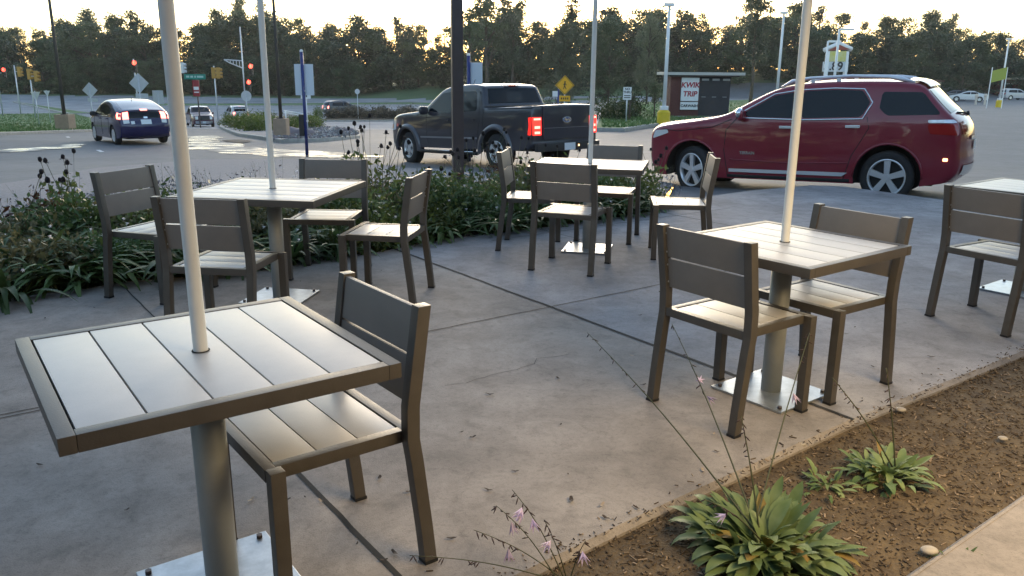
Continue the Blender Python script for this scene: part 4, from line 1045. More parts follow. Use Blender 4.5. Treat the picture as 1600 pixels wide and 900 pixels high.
# trash enclosure with shop signs
D=44; p=foot(1095,D); t=empty('brick_enclosure',p,0,'small brick enclosure with flat pale roof and shop sign panels','building')
def lx(u): return upt(u,150,D).x-p.x
def lz(v): return upt(1095,v,D).z-p.z
brick=mat('dark_red_brick',(.11,.035,.03),.8,var=.25,vs=14); dark=mat('dark_slat',(.025,.025,.03),.6,var=.2)
x0,x1,x2,x3=lx(1047),lx(1062),lx(1090),lx(1141); zb,zt=0,lz(120)
bm=bmesh.new(); box(bm,x0-.1,x3+.2,-.2,2.4,-.3,.16); obj('slab',bm,kerbm,t)
bm=bmesh.new(); box(bm,x0,x1,0,2,.16,zt); box(bm,x1,x2+.1,.1,2,.16,zt); obj('brick_wall',bm,brick,t)
bm=bmesh.new(); box(bm,x2+.101,x3,.12,2,.16,zt); gt=obj('gate',bm,dark,t)
bm=bmesh.new()
for k in range(3):
    a=x2+.15+k*(x3-x2)/3.1; box(bm,a+.05,a+.42,.1,.118,zt-.19,zt-.09); box(bm,a+.08,a+.3,.1,.118,zt*.52,zt*.52+.03)
obj('gate_slot',bm,mat('pale_slot',(.4,.4,.4),.6),gt)
bm=bmesh.new(); box(bm,x0-.35,x3+.6,-.4,2.4,lz(117.5),lz(113)); obj('roof',bm,mat('pale_roof_edge',(.5,.48,.44),.6),t,bevel=.01)
bm=bmesh.new(); box(bm,x0-.1,x3+.35,-.2,2.2,zt,lz(117.6)); obj('soffit',bm,darkpost,t)
pz0,pz1=lz(158),lz(121.5)
bm=bmesh.new(); box(bm,x1+.05,x2+.03,-.06,-.0,pz0,pz1); sp=obj('sign_panel',bm,white,t,bevel=.01)
cx=(x1+x2+.08)/2
text('lettering','KWIK',.37,redink,t,FACE((cx,-.065,pz0+(pz1-pz0)*.68),0,-1),.006,.012,.15); text('lettering','TRIP',.37,redink,t,FACE((cx,-.065,pz0+(pz1-pz0)*.30),0,-1),.006,.012,.15)
qz0,qz1=lz(171.5),lz(159.5)
bm=bmesh.new(); box(bm,x1+.05,x2+.03,-.06,-.0,qz0,qz1); obj('lower_sign_panel',bm,white,t,bevel=.01)
text('lettering','CARWASH',.185,ink,t,FACE((cx,-.065,(qz0+qz1)/2),0,-1),.006,.006,.1)

# fuel price sign with gabled top
D=75; p=foot(1308,D); t=empty('price_sign',p,0,'fuel price sign with a gabled red top beyond the red car','sign')
def lx(u): return upt(u,100,D).x-p.x
def lz(v): return upt(1308,v,D).z-p.z
bm=bmesh.new(); box(bm,lx(1291),lx(1295),0,.4,-.3,lz(80)); box(bm,lx(1321),lx(1325),0,.4,-.3,lz(80)); obj('sign_legs',bm,white,t)
bm=bmesh.new(); box(bm,lx(1294),lx(1322),.05,.4,lz(96),lz(80)); obj('yellow_panel',bm,mat('panel_yellow',(.55,.5,.06),.5,col2=(.6,.58,.35),vs=1.2),t)
bm=bmesh.new(); box(bm,lx(1288),lx(1326),.05,.4,lz(112),lz(96.5)); pp=obj('price_panel',bm,mat('panel_pale',(.55,.58,.62),.5),t)
text('lettering','3.89',1.0,ink,t,FACE(((lx(1288)+lx(1326))/2-.25,.03,lz(104)),0,-1),.01,.02)
bm=bmesh.new(); box(bm,lx(1290),lx(1308),.06,.38,lz(116),lz(112.5)); obj('dark_panel',bm,black,t)
bm=bmesh.new()
P=[(lx(1292),lz(79.5)),(lx(1326),lz(77)),(lx(1309),lz(70))]
A=[bm.verts.new((a,0,b)) for a,b in P]; B=[bm.verts.new((a,.45,b)) for a,b in P]; bm.faces.new(A); bm.faces.new(B[::-1])
for i in range(3): bm.faces.new((A[i],A[(i+1)%3],B[(i+1)%3],B[i]))
obj('gable',bm,mat('gable_red',(.28,.06,.04),.6),t)
bm=bmesh.new(); a=Vector((lx(1286),.2,lz(79))); b=Vector((lx(1309),.2,lz(68))); c=Vector((lx(1330),.2,lz(77)))
tube(bm,[a,b],.2,4); tube(bm,[b,c],.2,4); obj('gable_trim',bm,white,t)

# far buildings, right
def far_building(u0,u1,v0,v1,D,label,wall,roofm,gab=False):
    a=upt(u0,v1,D); b=upt(u1,v0,D); p=Vector(((a.x+b.x)/2,D,min(a.z,G(b.x,D)))); t=empty('far_building',p,0,label,'building')
    hx=(b.x-a.x)/2; H=b.z-p.z
    bm=bmesh.new(); box(bm,-hx,hx,0,8,-.5,H); obj('wall',bm,wall,t)
    bm=bmesh.new()
    if gab:
        P=[(-hx-.4,H),(hx+.4,H),(0,H+hx*.45)]; A=[bm.verts.new((x,-.3,z)) for x,z in P]; B=[bm.verts.new((x,8.3,z)) for x,z in P]; bm.faces.new(A); bm.faces.new(B[::-1])
        for i in range(3): bm.faces.new((A[i],A[(i+1)%3],B[(i+1)%3],B[i]))
    else: box(bm,-hx-.3,hx+.3,-.3,8.3,H,H+.3)
    obj('roof',bm,roofm,t)
    for k in range(3):
        x=-hx+(k+.5)*2*hx/3; bm=bmesh.new(); box(bm,x-.6,x+.6,-.03,.02,H*.35,H*.75); f=obj('window',bm,glass,t)
        bm=bmesh.new(); box(bm,x-.68,x+.68,-.06,-.035,H*.75,H*.75+.1); obj('window_frame',bm,white,f)
far_building(1378,1471,128,118.5,128,'long low tan building beyond the roof of the red car',mat('tan_wall',(.42,.38,.30),.7,var=.1),mat('brown_roof',(.12,.06,.05),.7))
far_building(1572,1640,125,80,135,'tall red brick building at the right edge',brick,mat('tan_roof',(.30,.24,.17),.7))
# bright yellow green banner sign on a post, bollards
p=foot(1553,80); t=empty('banner_sign',p,0,'yellow green banner sign by the right hand light pole','sign'); z=upt(1553,117,80).z-p.z
bm=bmesh.new(); box(bm,-.75,-.69,0,.06,-.2,z+.7); box(bm,.69,.75,0,.06,-.2,z+.7); obj('sign_frame',bm,white,t)
bm=bmesh.new(); vs=box(bm,-.69,.69,.01,.04,z-.55,z+.55); 
for v in vs: v.co.z+=v.co.x*.25
obj('banner',bm,mat('lime_banner',(.30,.34,.05),.6),t)
for u,l in ((1524,'left one of the two pale bollards in the far right lot'),(1538,'right one of the two pale bollards in the far right lot')):
    bm=bmesh.new(); cyl(bm,(0,0,-.1),(0,0,1.0),.12,n=14); bmesh.ops.create_uvsphere(bm,u_segments=14,v_segments=8,radius=.2,matrix=Matrix.Translation((0,0,1.12)))
    o=obj('bollard',bm,mat('bollard_pale',(.6,.52,.45),.6),smooth=40); o.location=foot(u,100); tag(o,l,'bollard','pale bollards')

# the shop the picture is taken from: its brick front runs behind the viewer
wd_=Vector((.8,.6,0)); wn=Vector((-.6,.8,0)); wc=Vector((.6,-.8,0))*1.15
t=empty('shop_building',wc,math.atan2(.6,.8),'brick shop front behind the viewer, alongside the mulch bed','building')
bm=bmesh.new(); box(bm,-9,9,-6,-.02,-.3,.6); box(bm,-9,9,-6,-.02,2.6,4.2)
for k in range(-4,5): box(bm,k*2.2-.3,k*2.2+.3,-6,-.0201,.6,2.6)
obj('wall',bm,mat('shop_brick',(.075,.068,.066),.8,var=.2,vs=10),t)
bm=bmesh.new(); box(bm,-9.3,9.3,-6.3,.35,4.2,4.45); obj('roof',bm,darkpost,t)
for k in range(-4,4):
    bm=bmesh.new(); box(bm,k*2.2+.3,k*2.2+1.9,-.12,-.1,.6,2.6); obj('window',bm,glass,t)

# ------------------------------------------------------------------ trees
leafA=leafmat('leaf_dark',(.030,.048,.026),(.06,.086,.044),.10,.25)
leafB=leafmat('leaf_mid',(.042,.062,.028),(.085,.11,.052),.14,.25)
leafC=leafmat('leaf_olive',(.10,.115,.07),(.15,.16,.10),.2,.5)
leafK=leafmat('leaf_conifer',(.012,.022,.014),(.03,.045,.02),.15,.3)
def leafquad(bm,c,s,r,mi=0):
    n=Vector((r.gauss(0,1),r.gauss(0,1),r.gauss(0,1)+.4)).normalized(); a=n.orthogonal().normalized(); th=r.uniform(0,6.28)
    b=n.cross(a); u=a*math.cos(th)+b*math.sin(th); v=n.cross(u)
    l,wd=s*r.uniform(.7,1.4),s*r.uniform(.35,.6)
    f=bm.faces.new([bm.verts.new(c+q) for q in (-u*l*.5,v*wd*.5-u*l*.05,u*l*.5,-v*wd*.5-u*l*.05)]); f.material_index=mi
def tree_meshes(kind,seed):
    r=random.Random(seed); H=12.
    tb=bmesh.new(); cb=bmesh.new(); centers=[]
    if kind=='broad' or kind=='round' or kind=='sparse':
        n={'broad':84,'round':90,'sparse':40}[kind]; rx={'broad':4.4,'round':4.6,'sparse':3.2}[kind]
        if kind=='sparse': lobes=[(r.uniform(-.5,.5)*rx,r.uniform(-.5,.5)*rx,r.uniform(.45,.86)*H,r.uniform(.45,.8)) for _ in range(8)]+[(0,0,H*.88,.55)]
        else: lobes=[(r.uniform(-.6,.6)*rx,r.uniform(-.6,.6)*rx,(.12+.72*(i_/11))*H,r.uniform(.6,.9)*(1.15-.5*i_/11)) for i_ in range(12)]+[(0,0,H*.88,.5)]
        for _ in range(n):
            lx_,ly,lz_,ls=r.choice(lobes)
            v=Vector((r.gauss(0,1),r.gauss(0,1),r.gauss(0,1))).normalized()*r.uniform(.5,1)**.5
            zmin=.04*H if kind!='sparse' else .35*H
            c=Vector((lx_+v.x*rx*.55*ls,ly+v.y*rx*.55*ls,max(zmin,min(H*.97,lz_+v.z*H*.2*ls)))); centers.append(c)
        ln,cr,sz=({'broad':80,'round':95,'sparse':70}[kind],{'broad':1.15,'round':1.0,'sparse':.75}[kind],{'broad':.42,'round':.36,'sparse':.34}[kind])
        for c in centers:
            q=cr*r.uniform(.7,1.25)
            for _ in range(ln):
                v=Vector((r.gauss(0,1),r.gauss(0,1),r.gauss(0,.75)))*q*.5; leafquad(cb,c+v,sz,r)
        P=[Vector((0,0,-.5)),Vector((.1,0,H*.25)),Vector((-.1,.1,H*.5)),Vector((.05,0,H*.82))]
        tube(tb,P,[.28,.22,.15,.05],8)
        for c in centers[::3]:
            s=Vector((0,0,max(.15*H,c.z-r.uniform(1,2.5)))); tube(tb,[s,(s+c)/2+Vector((0,0,.3)),c],[.09,.06,.025],5)
    else:
        tube(tb,[(0,0,-.5),(0,0,H*.6),(0,0,H)],[.25,.13,.02],8)
        z=H*.08
        while z<H*.98:
            rr=(1-z/H)**.8*3.0+.15
            for k in range(9):
                a=r.uniform(0,6.28); L=rr*r.uniform(.65,1.15); d=Vector((math.cos(a),math.sin(a),-.12))
                if k<4: tube(tb,[(0,0,z),d*L+Vector((0,0,z))],[.04,.01],4)
                m=int(10+L*11)
                for j in range(m):
                    t_=r.uniform(.15,1); c=Vector((0,0,z))+d*L*t_+Vector((r.gauss(0,.14),r.gauss(0,.14),r.gauss(0,.1)))
                    leafquad(cb,c,.26,r)
            z+=.42
    return tb,cb
TP={}
def tree_proto(key,kind,seed,lm):
    tb,cb=tree_meshes(kind,seed)
    a=bpy.data.meshes.new('trunk'); tb.to_mesh(a); tb.free(); a.materials.append(bark)
    b=bpy.data.meshes.new('crown'); cb.to_mesh(b); cb.free(); b.materials.append(lm)
    TP[key]=(a,b)
for i in range(3): tree_proto('broad%d'%i,'broad',10+i,(leafA,leafB,leafA)[i])
tree_proto('round0','round',31,leafC); tree_proto('round1','round',32,leafB)
tree_proto('sparse0','sparse',41,leafA); tree_proto('sparse1','sparse',42,leafB); tree_proto('conifer0','conifer',51,leafK)
def tree(key,u,ytop,D,wid,label,group=None,name='tree',zs=None):
    p=foot(u,D); H=upt(u,ytop,D).z-p.z; s=H/12.
    t=empty(name,p,rnd.uniform(0,6.28),label,'tree',group); t.scale=(s*wid,s*wid,s)
    a,b=TP[key]
    for n,me in (('trunk',a),('crown',b)):
        o=bpy.data.objects.new(n,me); COL.objects.link(o); o.parent=t
    return t
wood='dark broadleaf tree in the unbroken wooded belt beyond the road'
WG='trees of the wooded belt beyond the road'
TOP=[(-120,45),(-60,42),(0,42),(40,50),(70,44),(110,34),(150,26),(190,30),(215,28),(240,46),(280,46),(320,44),(350,22),(385,4),(415,18),(450,34),(480,44),(520,36),(555,28),(590,42),(625,40),(650,47),(690,55),(720,50),(750,5),(785,-4),(815,14),(845,44),(900,14),(950,12),(985,20),(1020,18),(1060,26),(1095,24),(1130,44),(1165,-12),(1200,40),(1240,12),(1275,22),(1305,32),(1340,38),(1380,36),(1410,38),(1445,26),(1480,36),(1505,48),(1530,48),(1555,62),(1590,74),(1630,74),(1690,60)]
def belt(y,u): return interp([(a,b) for a,b in TOP],u)
k=0
for u,y in TOP:
    key=['broad0','broad1','broad2','round1','sparse0','broad1'][k%6] if y>8 else 'sparse%d'%(k%2); k+=1
    D=150+rnd.uniform(-6,6); tree(key,u+rnd.uniform(-4,4),y-10+rnd.uniform(-8,4),D,rnd.uniform(.8,1.1) if y>8 else .8,wood,WG)
u=-150
while u<1720:      # lower trees in front
    if not (1478<u<1500):
        y=max(belt(0,u)+rnd.uniform(3,22),24); k+=1
        tree(['broad0','broad2','round1','broad1'][k%4],u,y,141+rnd.uniform(-3,3),rnd.uniform(1.1,1.5),wood,WG)
    u+=rnd.uniform(17,25)
u=-150
while u<1700:      # understorey at the wood's edge
    k+=1; onbank=560<u<1000 or 1130<u<1330
    tree(['broad2','broad0','round1'][k%3],u,rnd.uniform(84,104) if not onbank else rnd.uniform(82,98),(136 if not onbank else 149)+rnd.uniform(-2,2),rnd.uniform(1.3,1.8),'low bushy tree at the dark foot of the wooded belt','low trees at the foot of the wooded belt')
    u+=rnd.uniform(22,34)
tree('round0',878,32,70,.72,'rounded olive green tree behind the yellow crossing sign')
tree('sparse1',760,-30,120,.9,'tall thin crowned tree just right of the dark square post')
tree('conifer0',890,-35,110,.85,'tall dark conifer behind the olive green tree')
tree('round1',950,30,76,.62,'dusky rounded tree between the slim cream pole and the notice sign')
tree('round0',1010,24,80,.6,'dusky rounded tree left of the white light pole')
tree('sparse0',1172,-25,95,.75,'tall open crowned tree with sky showing through, right of the brick enclosure')
tree('broad1',1410,52,125,1.0,'full dark tree above the low tan building')
tree('broad0',1500,60,122,.9,'dark brownish tree above the parked cars at the right')
tree('sparse1',735,10,116,.8,'thin crowned tree partly behind the dark square post')
tree('sparse0',800,8,122,.7,'open crowned tree rising above the truck cab')
# unseen trees added round the viewer to darken what the cars mirror
for k_ in range(52):
    a_=R(150+k_*240/43) if k_<44 else R(129+(k_-44)*2.9); d_=(38 if k_<44 else 58)+rnd.uniform(-5,8)
    t=empty('tree',Vector((math.cos(a_)*d_,math.sin(a_)*d_+6,-.4)),rnd.uniform(0,6.28),'unseen broadleaf tree added to darken the car reflections','tree','unseen trees added for the car reflections'); s_=rnd.uniform(.75,1.15); t.scale=(s_*1.1,s_*1.1,s_)
    a,b=TP[['broad0','broad1','broad2','round1'][k_%4]]
    for n,me in (('trunk',a),('crown',b)):
        o=bpy.data.objects.new(n,me); COL.objects.link(o); o.parent=t
# shrubs
def bush_mesh(seed,lm,n=16,ln=90,sz=.07,rad=.5):
    r=random.Random(seed); bm=bmesh.new()
    for _ in range(n):
        a=r.uniform(0,6.28); q=r.uniform(0,1)**.6*rad; c=Vector((math.cos(a)*q,math.sin(a)*q,r.uniform(.12,.75)*(1-.4*q/rad)*rad*1.3))
        for _ in range(ln): leafquad(bm,c+Vector((r.gauss(0,.13),r.gauss(0,.13),r.gauss(0,.1)))*rad*2,sz,r)
    me=bpy.data.meshes.new('foliage'); bm.to_mesh(me); bm.free(); me.materials.append(lm); return me
shrubL=leafmat('leaf_shrub',(.07,.11,.015),(.15,.19,.035),.35,2)
shrubM=leafmat('leaf_dark_shrub',(.02,.035,.01),(.05,.07,.02),.3,2)
reedL=leafmat('leaf_reed_brown',(.05,.045,.03),(.11,.09,.06),.3,2)
bmA,bmB=bush_mesh(3,shrubL),bush_mesh(4,shrubM)
def shrub(me,p,s,sz,label,group,name='shrub'):
    o=bpy.data.objects.new(name,me); COL.objects.link(o); o.location=p; o.scale=(s,s,sz); o.rotation_euler=(0,0,rnd.uniform(0,6)); tag(o,label,'shrub',group)
for u,v,s in ((362,198,1.5),(378,202,1.6),(395,205,1.7),(412,208,1.6),(428,206,1.5),(455,206,1.3),(474,203,1.5),(488,200,1.4),(370,192,1.7),(392,195,1.8),(415,197,1.8),(405,202,1.6),(460,196,1.5),(484,194,1.5)):
    shrub(bmA,gnd(u,v),s*1.35,s*1.3,'bright green low shrub on the kerbed island','green shrubs on the kerbed island')
shrub(bmA,gnd(498,186),1.0,2.8,'tall wispy green bush at the end of the shrub island',None)
for u,v in ((525,186),(545,185),(565,186),(585,185),(605,186),(625,186),(645,185),(555,181),(595,181),(635,180)):
    me=TP.setdefault('reed',bush_mesh(8,reedL,14,70,.10)); shrub(me,gnd(u,v),2.3,2.3,'brownish reed clump on the low island behind the truck','brownish reed clumps on the low island')
for u,v,s in ((950,180,2.2),(962,177,2.6),(972,174,2.0),(888,170,2.0)):
    shrub(bmB,foot(u,40+rnd.uniform(0,4)),s*.9,s*.9,'dark shrub on the grass behind the truck tailgate','dark shrubs behind the truck')
tree('sparse1',983,120,40,1.1,'small bushy sapling beside the notice sign')
tree('sparse1',1022,128,43,1.0,'small sapling left of the white light pole')

# ------------------------------------------------------------------ near planting
hostaL=leafmat('leaf_hosta',(.12,.185,.06),(.24,.31,.13),.25,9,.5)
hostaY=leafmat('leaf_hosta_yellowed',(.28,.24,.05),(.30,.19,.06),.25,12,.55)
dayl=leafmat('leaf_bed_green',(.045,.085,.025),(.10,.155,.05),.25,6,.5)
dayl2=leafmat('leaf_bed_light',(.07,.10,.025),(.14,.17,.05),.3,6,.45)
browny=leafmat('leaf_brown_red',(.06,.02,.012),(.14,.06,.03),.3,8)
seedm=mat('seed_head_black',(.014,.009,.010),.9); stemm=mat('plant_stem',(.06,.065,.03),.7); wflow=leafmat('petal_white',(.6,.58,.6),(.75,.72,.74),.3,5)
lilac=leafmat('petal_lilac',(.50,.38,.55),(.68,.56,.70),.35,20)
def blade(bm,base,dirv,L,wd,arch,n=6,fold=.25,tw=0,mi=0,stalk=0):
    # long leaf: rises, arches over and tapers; slightly folded along the midrib
    d=Vector((dirv[0],dirv[1],0)).normalized(); s=Vector((-d.y,d.x,0)); prev=None
    for i in range(n+1):
        t=i/n; w_=wd*(.07 if t<stalk else math.sin(PI*min(1,max(.02,(t-stalk)/(1-stalk)))**.8)**.75+.01)*.5 if stalk else wd*(math.sin(PI*min(1,.10+.90*t)**.75)**.8 if i<n else .01)*.5
        ang=arch[0]+(arch[1]-arch[0])*t
        if i==0: p=Vector(base)
        else: p=p+(d*math.cos(ang)+Vector((0,0,1))*math.sin(ang))*(L/n)
        up=Vector((0,0,1))*math.cos(ang)-d*math.sin(ang)
        row=[bm.verts.new(p+s*w_+up*w_*fold),bm.verts.new(p),bm.verts.new(p-s*w_+up*w_*fold)]
        if prev:
            for j in (0,1):
                f=bm.faces.new((prev[j],prev[j+1],row[j+1],row[j])); f.smooth=True; f.material_index=mi
        prev=row
def clump(name,seed,n,L,wd,rad,lm,a0=(60,85),a1=(-40,20),stalk=0):
    r=random.Random(seed); bm=bmesh.new()
    for _ in range(n):
        a=r.uniform(0,2*PI); q=r.uniform(0,rad); b=(math.cos(a)*q,math.sin(a)*q,0); k=r.uniform(.6,1.1); aa=a+r.uniform(-.6,.6)
        blade(bm,b,(math.cos(aa),math.sin(aa)),L*k,wd*r.uniform(.7,1.2),(R(r.uniform(*a0)),R(r.uniform(*a1))),n=8 if stalk else 6,stalk=stalk,mi=1 if isinstance(lm,list) and r.random()<.05 else 0)
    me=bpy.data.meshes.new(name); bm.to_mesh(me); bm.free()
    for q in (lm if isinstance(lm,list) else [lm]): me.materials.append(q)
    return me
def mk(me,name,parent,loc=(0,0,0),rz=0,s=1):
    o=bpy.data.objects.new(name,me); COL.objects.link(o); o.parent=parent; o.location=loc; o.rotation_euler=(0,0,rz); o.scale=(s,s,s); return o
# bell flower mesh
def bell(bm,c,d,s):
    c,d=Vector(c),Vector(d).normalized(); a=d.orthogonal().normalized(); b=d.cross(a)
    for k in range(6):
        t0=2*PI*k/6; u=a*math.cos(t0)+b*math.sin(t0); v=a*math.cos(t0+.5)+b*math.sin(t0+.5); w_=a*math.cos(t0+1.0)+b*math.sin(t0+1.0)
        A=[bm.verts.new(q) for q in (c,c+d*s*.55+u*s*.2,c+d*s*1.05+v*s*.5,c+d*s*.55+w_*s*.2)]
        bm.faces.new(A)
def scape(plant,base,tip,bend,flowers,seed,rev=(.0035,.0015)):
    # arching flower stalk with buds and a few bells; base/tip in plant space
    r=random.Random(seed); base,tip=Vector(base),Vector(tip); n=14; P=[]
    for i in range(n+1):
        t=i/n; p=base.lerp(tip,t)+Vector((0,0,1))*math.sin(PI*t)*bend; P.append(p)
    bm=bmesh.new(); tube(bm,P,[rev[0]+(rev[1]-rev[0])*i/n for i in range(n+1)],5)
    st=obj('flower_stalk',bm,stemm,plant)
    bm=bmesh.new()
    for i in range(11):
        t=r.uniform(.5,1); k=min(n-1,int(t*n)); p=P[k].lerp(P[k+1],t*n-k); d=Vector((r.gauss(0,1),r.gauss(0,1),-.8)).normalized()
        q=p+d*.012; tube(bm,[p,q,q+d*r.uniform(.006,.014)],[.0008,.0024,.0008],5)
    obj('seed_pods',bm,mat('pod_brown',(.05,.03,.03),.8),st)
    if flowers:
        for i in range(flowers):
            bm=bmesh.new(); t=r.uniform(.55,.9); k=int(t*n); p=P[k]; d=Vector((r.gauss(0,.8),r.gauss(0,.8)-.4,-.5)); bell(bm,p+d.normalized()*.012,d,.04); obj('flower',bm,lilac,st)
def hosta(u,v,s,seed,label,n=70,scapes=()):
    p=unp(u,v,-.03); t=empty('hosta_plant',p,0,label,'plant','leafy clumps in the mulch bed')
    me=clump('foliage',seed,int(n*2.4),.215*s,.046*s,.19*s,[hostaL,hostaY],(35,100),(-80,45),stalk=.30); mk(me,'foliage',t)
    for k,(tu,tv,tz,bend,fl) in enumerate(scapes):
        tip=unp(tu,tv,tz)-p; scape(t,(rnd.uniform(-.04,.04),rnd.uniform(-.03,.03),.05),tip,bend,fl,seed*10+k)
    return t
hosta(1190,862,.88,5,'big yellow green leafy clump at the bottom of the mulch bed',130,[(918,520,.42,.03,0),(1050,506,.45,.03,2),(1265,520,.5,.03,1),(1158,650,.4,.02,0),(1100,780,.25,.02,1)])
hosta(1385,748,.60,6,'smaller leafy clump further right in the mulch bed',52,[(1385,575,.42,.02,0),(1300,590,.38,.02,0)])
hosta(1290,762,.42,9,'tiny leafy tuft between the two larger clumps in the mulch',16,[])
hosta(1495,880,.0+.3,11,'very small sprout near the pale path at the bottom right',6,[])
p=unp(880,915,-.03); t=empty('flower_stalks',p,0,'sparse flower stalks with lilac bells at the bottom edge','plant')
for k,(tu,tv,tz,b,fl) in enumerate(((800,765,.25,.03,3),(740,828,.2,.02,1),(775,790,.22,.03,1),(850,812,.2,.02,1),(915,845,.15,.02,1),(640,868,.12,.02,0))): scape(t,(rnd.uniform(-.02,.02),rnd.uniform(-.02,.02),0),unp(tu,tv,tz)-p,b,fl,300+k,(.0022,.001))
# main bed
cl=[clump('foliage',60+i,60,.42,.045,.12,dayl,(45,85),(-60,10)) for i in range(3)]; cl2=[clump('foliage',70+i,60,.40,.035,.12,dayl2,(45,85),(-60,10)) for i in range(2)]
bf=dens(bedfront[1:],.42)
def bedz(x,y): return gz('planting_bed',x,y)
nrmf=Vector((-.62,.78))
i=0
big=[]
for P in bf[:-4]:
    if P.x<-6: continue
    i+=1
    for row in range(4):
        q=P+nrmf*(.16+.26*row+rnd.uniform(-.05,.05))+Vector((rnd.uniform(-.1,.1),rnd.uniform(-.1,.1)))
        if row==3 and rnd.random()<.35: continue
        me=rnd.choice(cl) if (row<2 or rnd.random()<.5) and rnd.random()<.85 else rnd.choice(cl2)
        o=bpy.data.objects.new('bed_plant',me); COL.objects.link(o); s=rnd.uniform(.9,1.25)*(1.2 if q.x<-2.2 else 1); o.location=(q.x,q.y,bedz(q.x,q.y)); o.scale=(s,s,s*rnd.uniform(.95,1.25)); o.rotation_euler=(0,0,rnd.uniform(0,6))
        tag(o,'arching green leafy clump in the hedge-like bed along the patio','plant','green leafy clumps along the patio edge')
        if row<2: big.append((q,s))
# bushier fine leaved mass behind (with pale flowers)
olivy=leafmat('leaf_olive_brown',(.09,.085,.035),(.16,.14,.07),.3,6)
fine=[bush_mesh(20+i,l,18,90,.05,.32) for i,l in enumerate((dayl2,dayl,olivy))]
for P in bf[3:-3]:
    for row in range(3):
        if rnd.random()<.25: continue
        q=P+nrmf*(.5+.36*row)+Vector((rnd.uniform(-.15,.15),rnd.uniform(-.15,.15)))
        if q.x<-4: continue
        o=bpy.data.objects.new('bushy_plant',rnd.choice(fine)); COL.objects.link(o); s=rnd.uniform(.8,1.25); o.location=(q.x,q.y,bedz(q.x,q.y)); o.scale=(s,s,s*1.1); o.rotation_euler=(0,0,rnd.uniform(0,6))
        tag(o,'fine leaved bushy plant behind the leafy clumps of the bed','plant','fine leaved bushy plants in the bed')
def coneflower(p,n,H,spread,seed,label,leafy=60,red=False):
    r=random.Random(seed); t=empty('coneflower',p,0,label,'plant','coneflowers gone to seed in the bed'); tips=[]
    bm=bmesh.new()
    for _ in range(n):
        a=r.uniform(0,6.28); q=r.uniform(0,spread*.35); b=Vector((math.cos(a)*q,math.sin(a)*q,0)); e=Vector((math.cos(a)*spread*r.uniform(.3,1),math.sin(a)*spread*r.uniform(.3,1),H*r.uniform(.7,1.08)))
        m=(b+e)/2+Vector((r.gauss(0,.03),r.gauss(0,.03),.05)); tube(bm,[b,m,e],[.004,.003,.0025],5); tips.append(e)
    obj('stems',bm,stemm,t)
    for e in tips:
        bm=bmesh.new(); s=r.uniform(.014,.022)
        bmesh.ops.create_icosphere(bm,subdivisions=2,radius=1,matrix=Matrix.Translation(e)@Matrix.Diagonal((s,s,s*1.35,1)))
        for v in bm.verts: v.co+=Vector((r.gauss(0,.0018),r.gauss(0,.0018),r.gauss(0,.0018)))
        if r.random()<.45:
            for k in range(7):
                a=2*PI*k/7+r.random(); d=Vector((math.cos(a),math.sin(a),-.5)); bm.faces.new([bm.verts.new(e+x) for x in (d*s*.8,d*s*2.0+Vector((-d.y,d.x,0))*.008,d*s*2.5,d*s*2.0-Vector((-d.y,d.x,0))*.008)])
        obj('seed_head',bm,seedm,t,smooth=50)
    bm=bmesh.new()
    for _ in range(leafy*4):
        e=r.choice(tips); q=r.uniform(.05,.72); c=e*q+Vector((r.gauss(0,.06),r.gauss(0,.06),0)); leafquad(bm,c,.075,r,1 if (red and r.random()<.5 and q>.5) else 0)
    obj('leaves',bm,[dayl2 if not red else dayl,browny],t)
CF=[(30,400,4,.62,.35,'coneflower clump with dark seed heads at far left',1),(95,385,6,.74,.24,'coneflower clump with rusty leaves left of the leftmost chair',1),(120,372,4,.78,.2,'coneflower stems right against the leftmost chair',0),
    (590,350,13,1.0,.42,'tall dark headed coneflower clump left of the pulled out chair',0),(560,340,6,.95,.3,'sparse coneflower stems behind the far chair of the left table',0),(740,335,13,.85,.4,'rusty coneflower clump beside the dark square post',1),(800,320,14,.75,.5,'coneflower clump in front of the truck rear wheel',1),(690,340,7,.6,.3,'low coneflower clump between the blue post and the bed',0),
    (870,318,12,.6,.5,'coneflower clump in front of the truck bumper',1),(960,310,9,.55,.4,'coneflower clump at the right end of the bed',1),(1015,318,8,.65,.25,'pale flowering stems in front of the red car bumper',0)]
for u,v,n,H,sp,l,rd in CF:
    q=unp(u,v,-.1); coneflower((q.x,q.y,bedz(q.x,q.y)),n,H,sp,int(u),l,45,bool(rd))
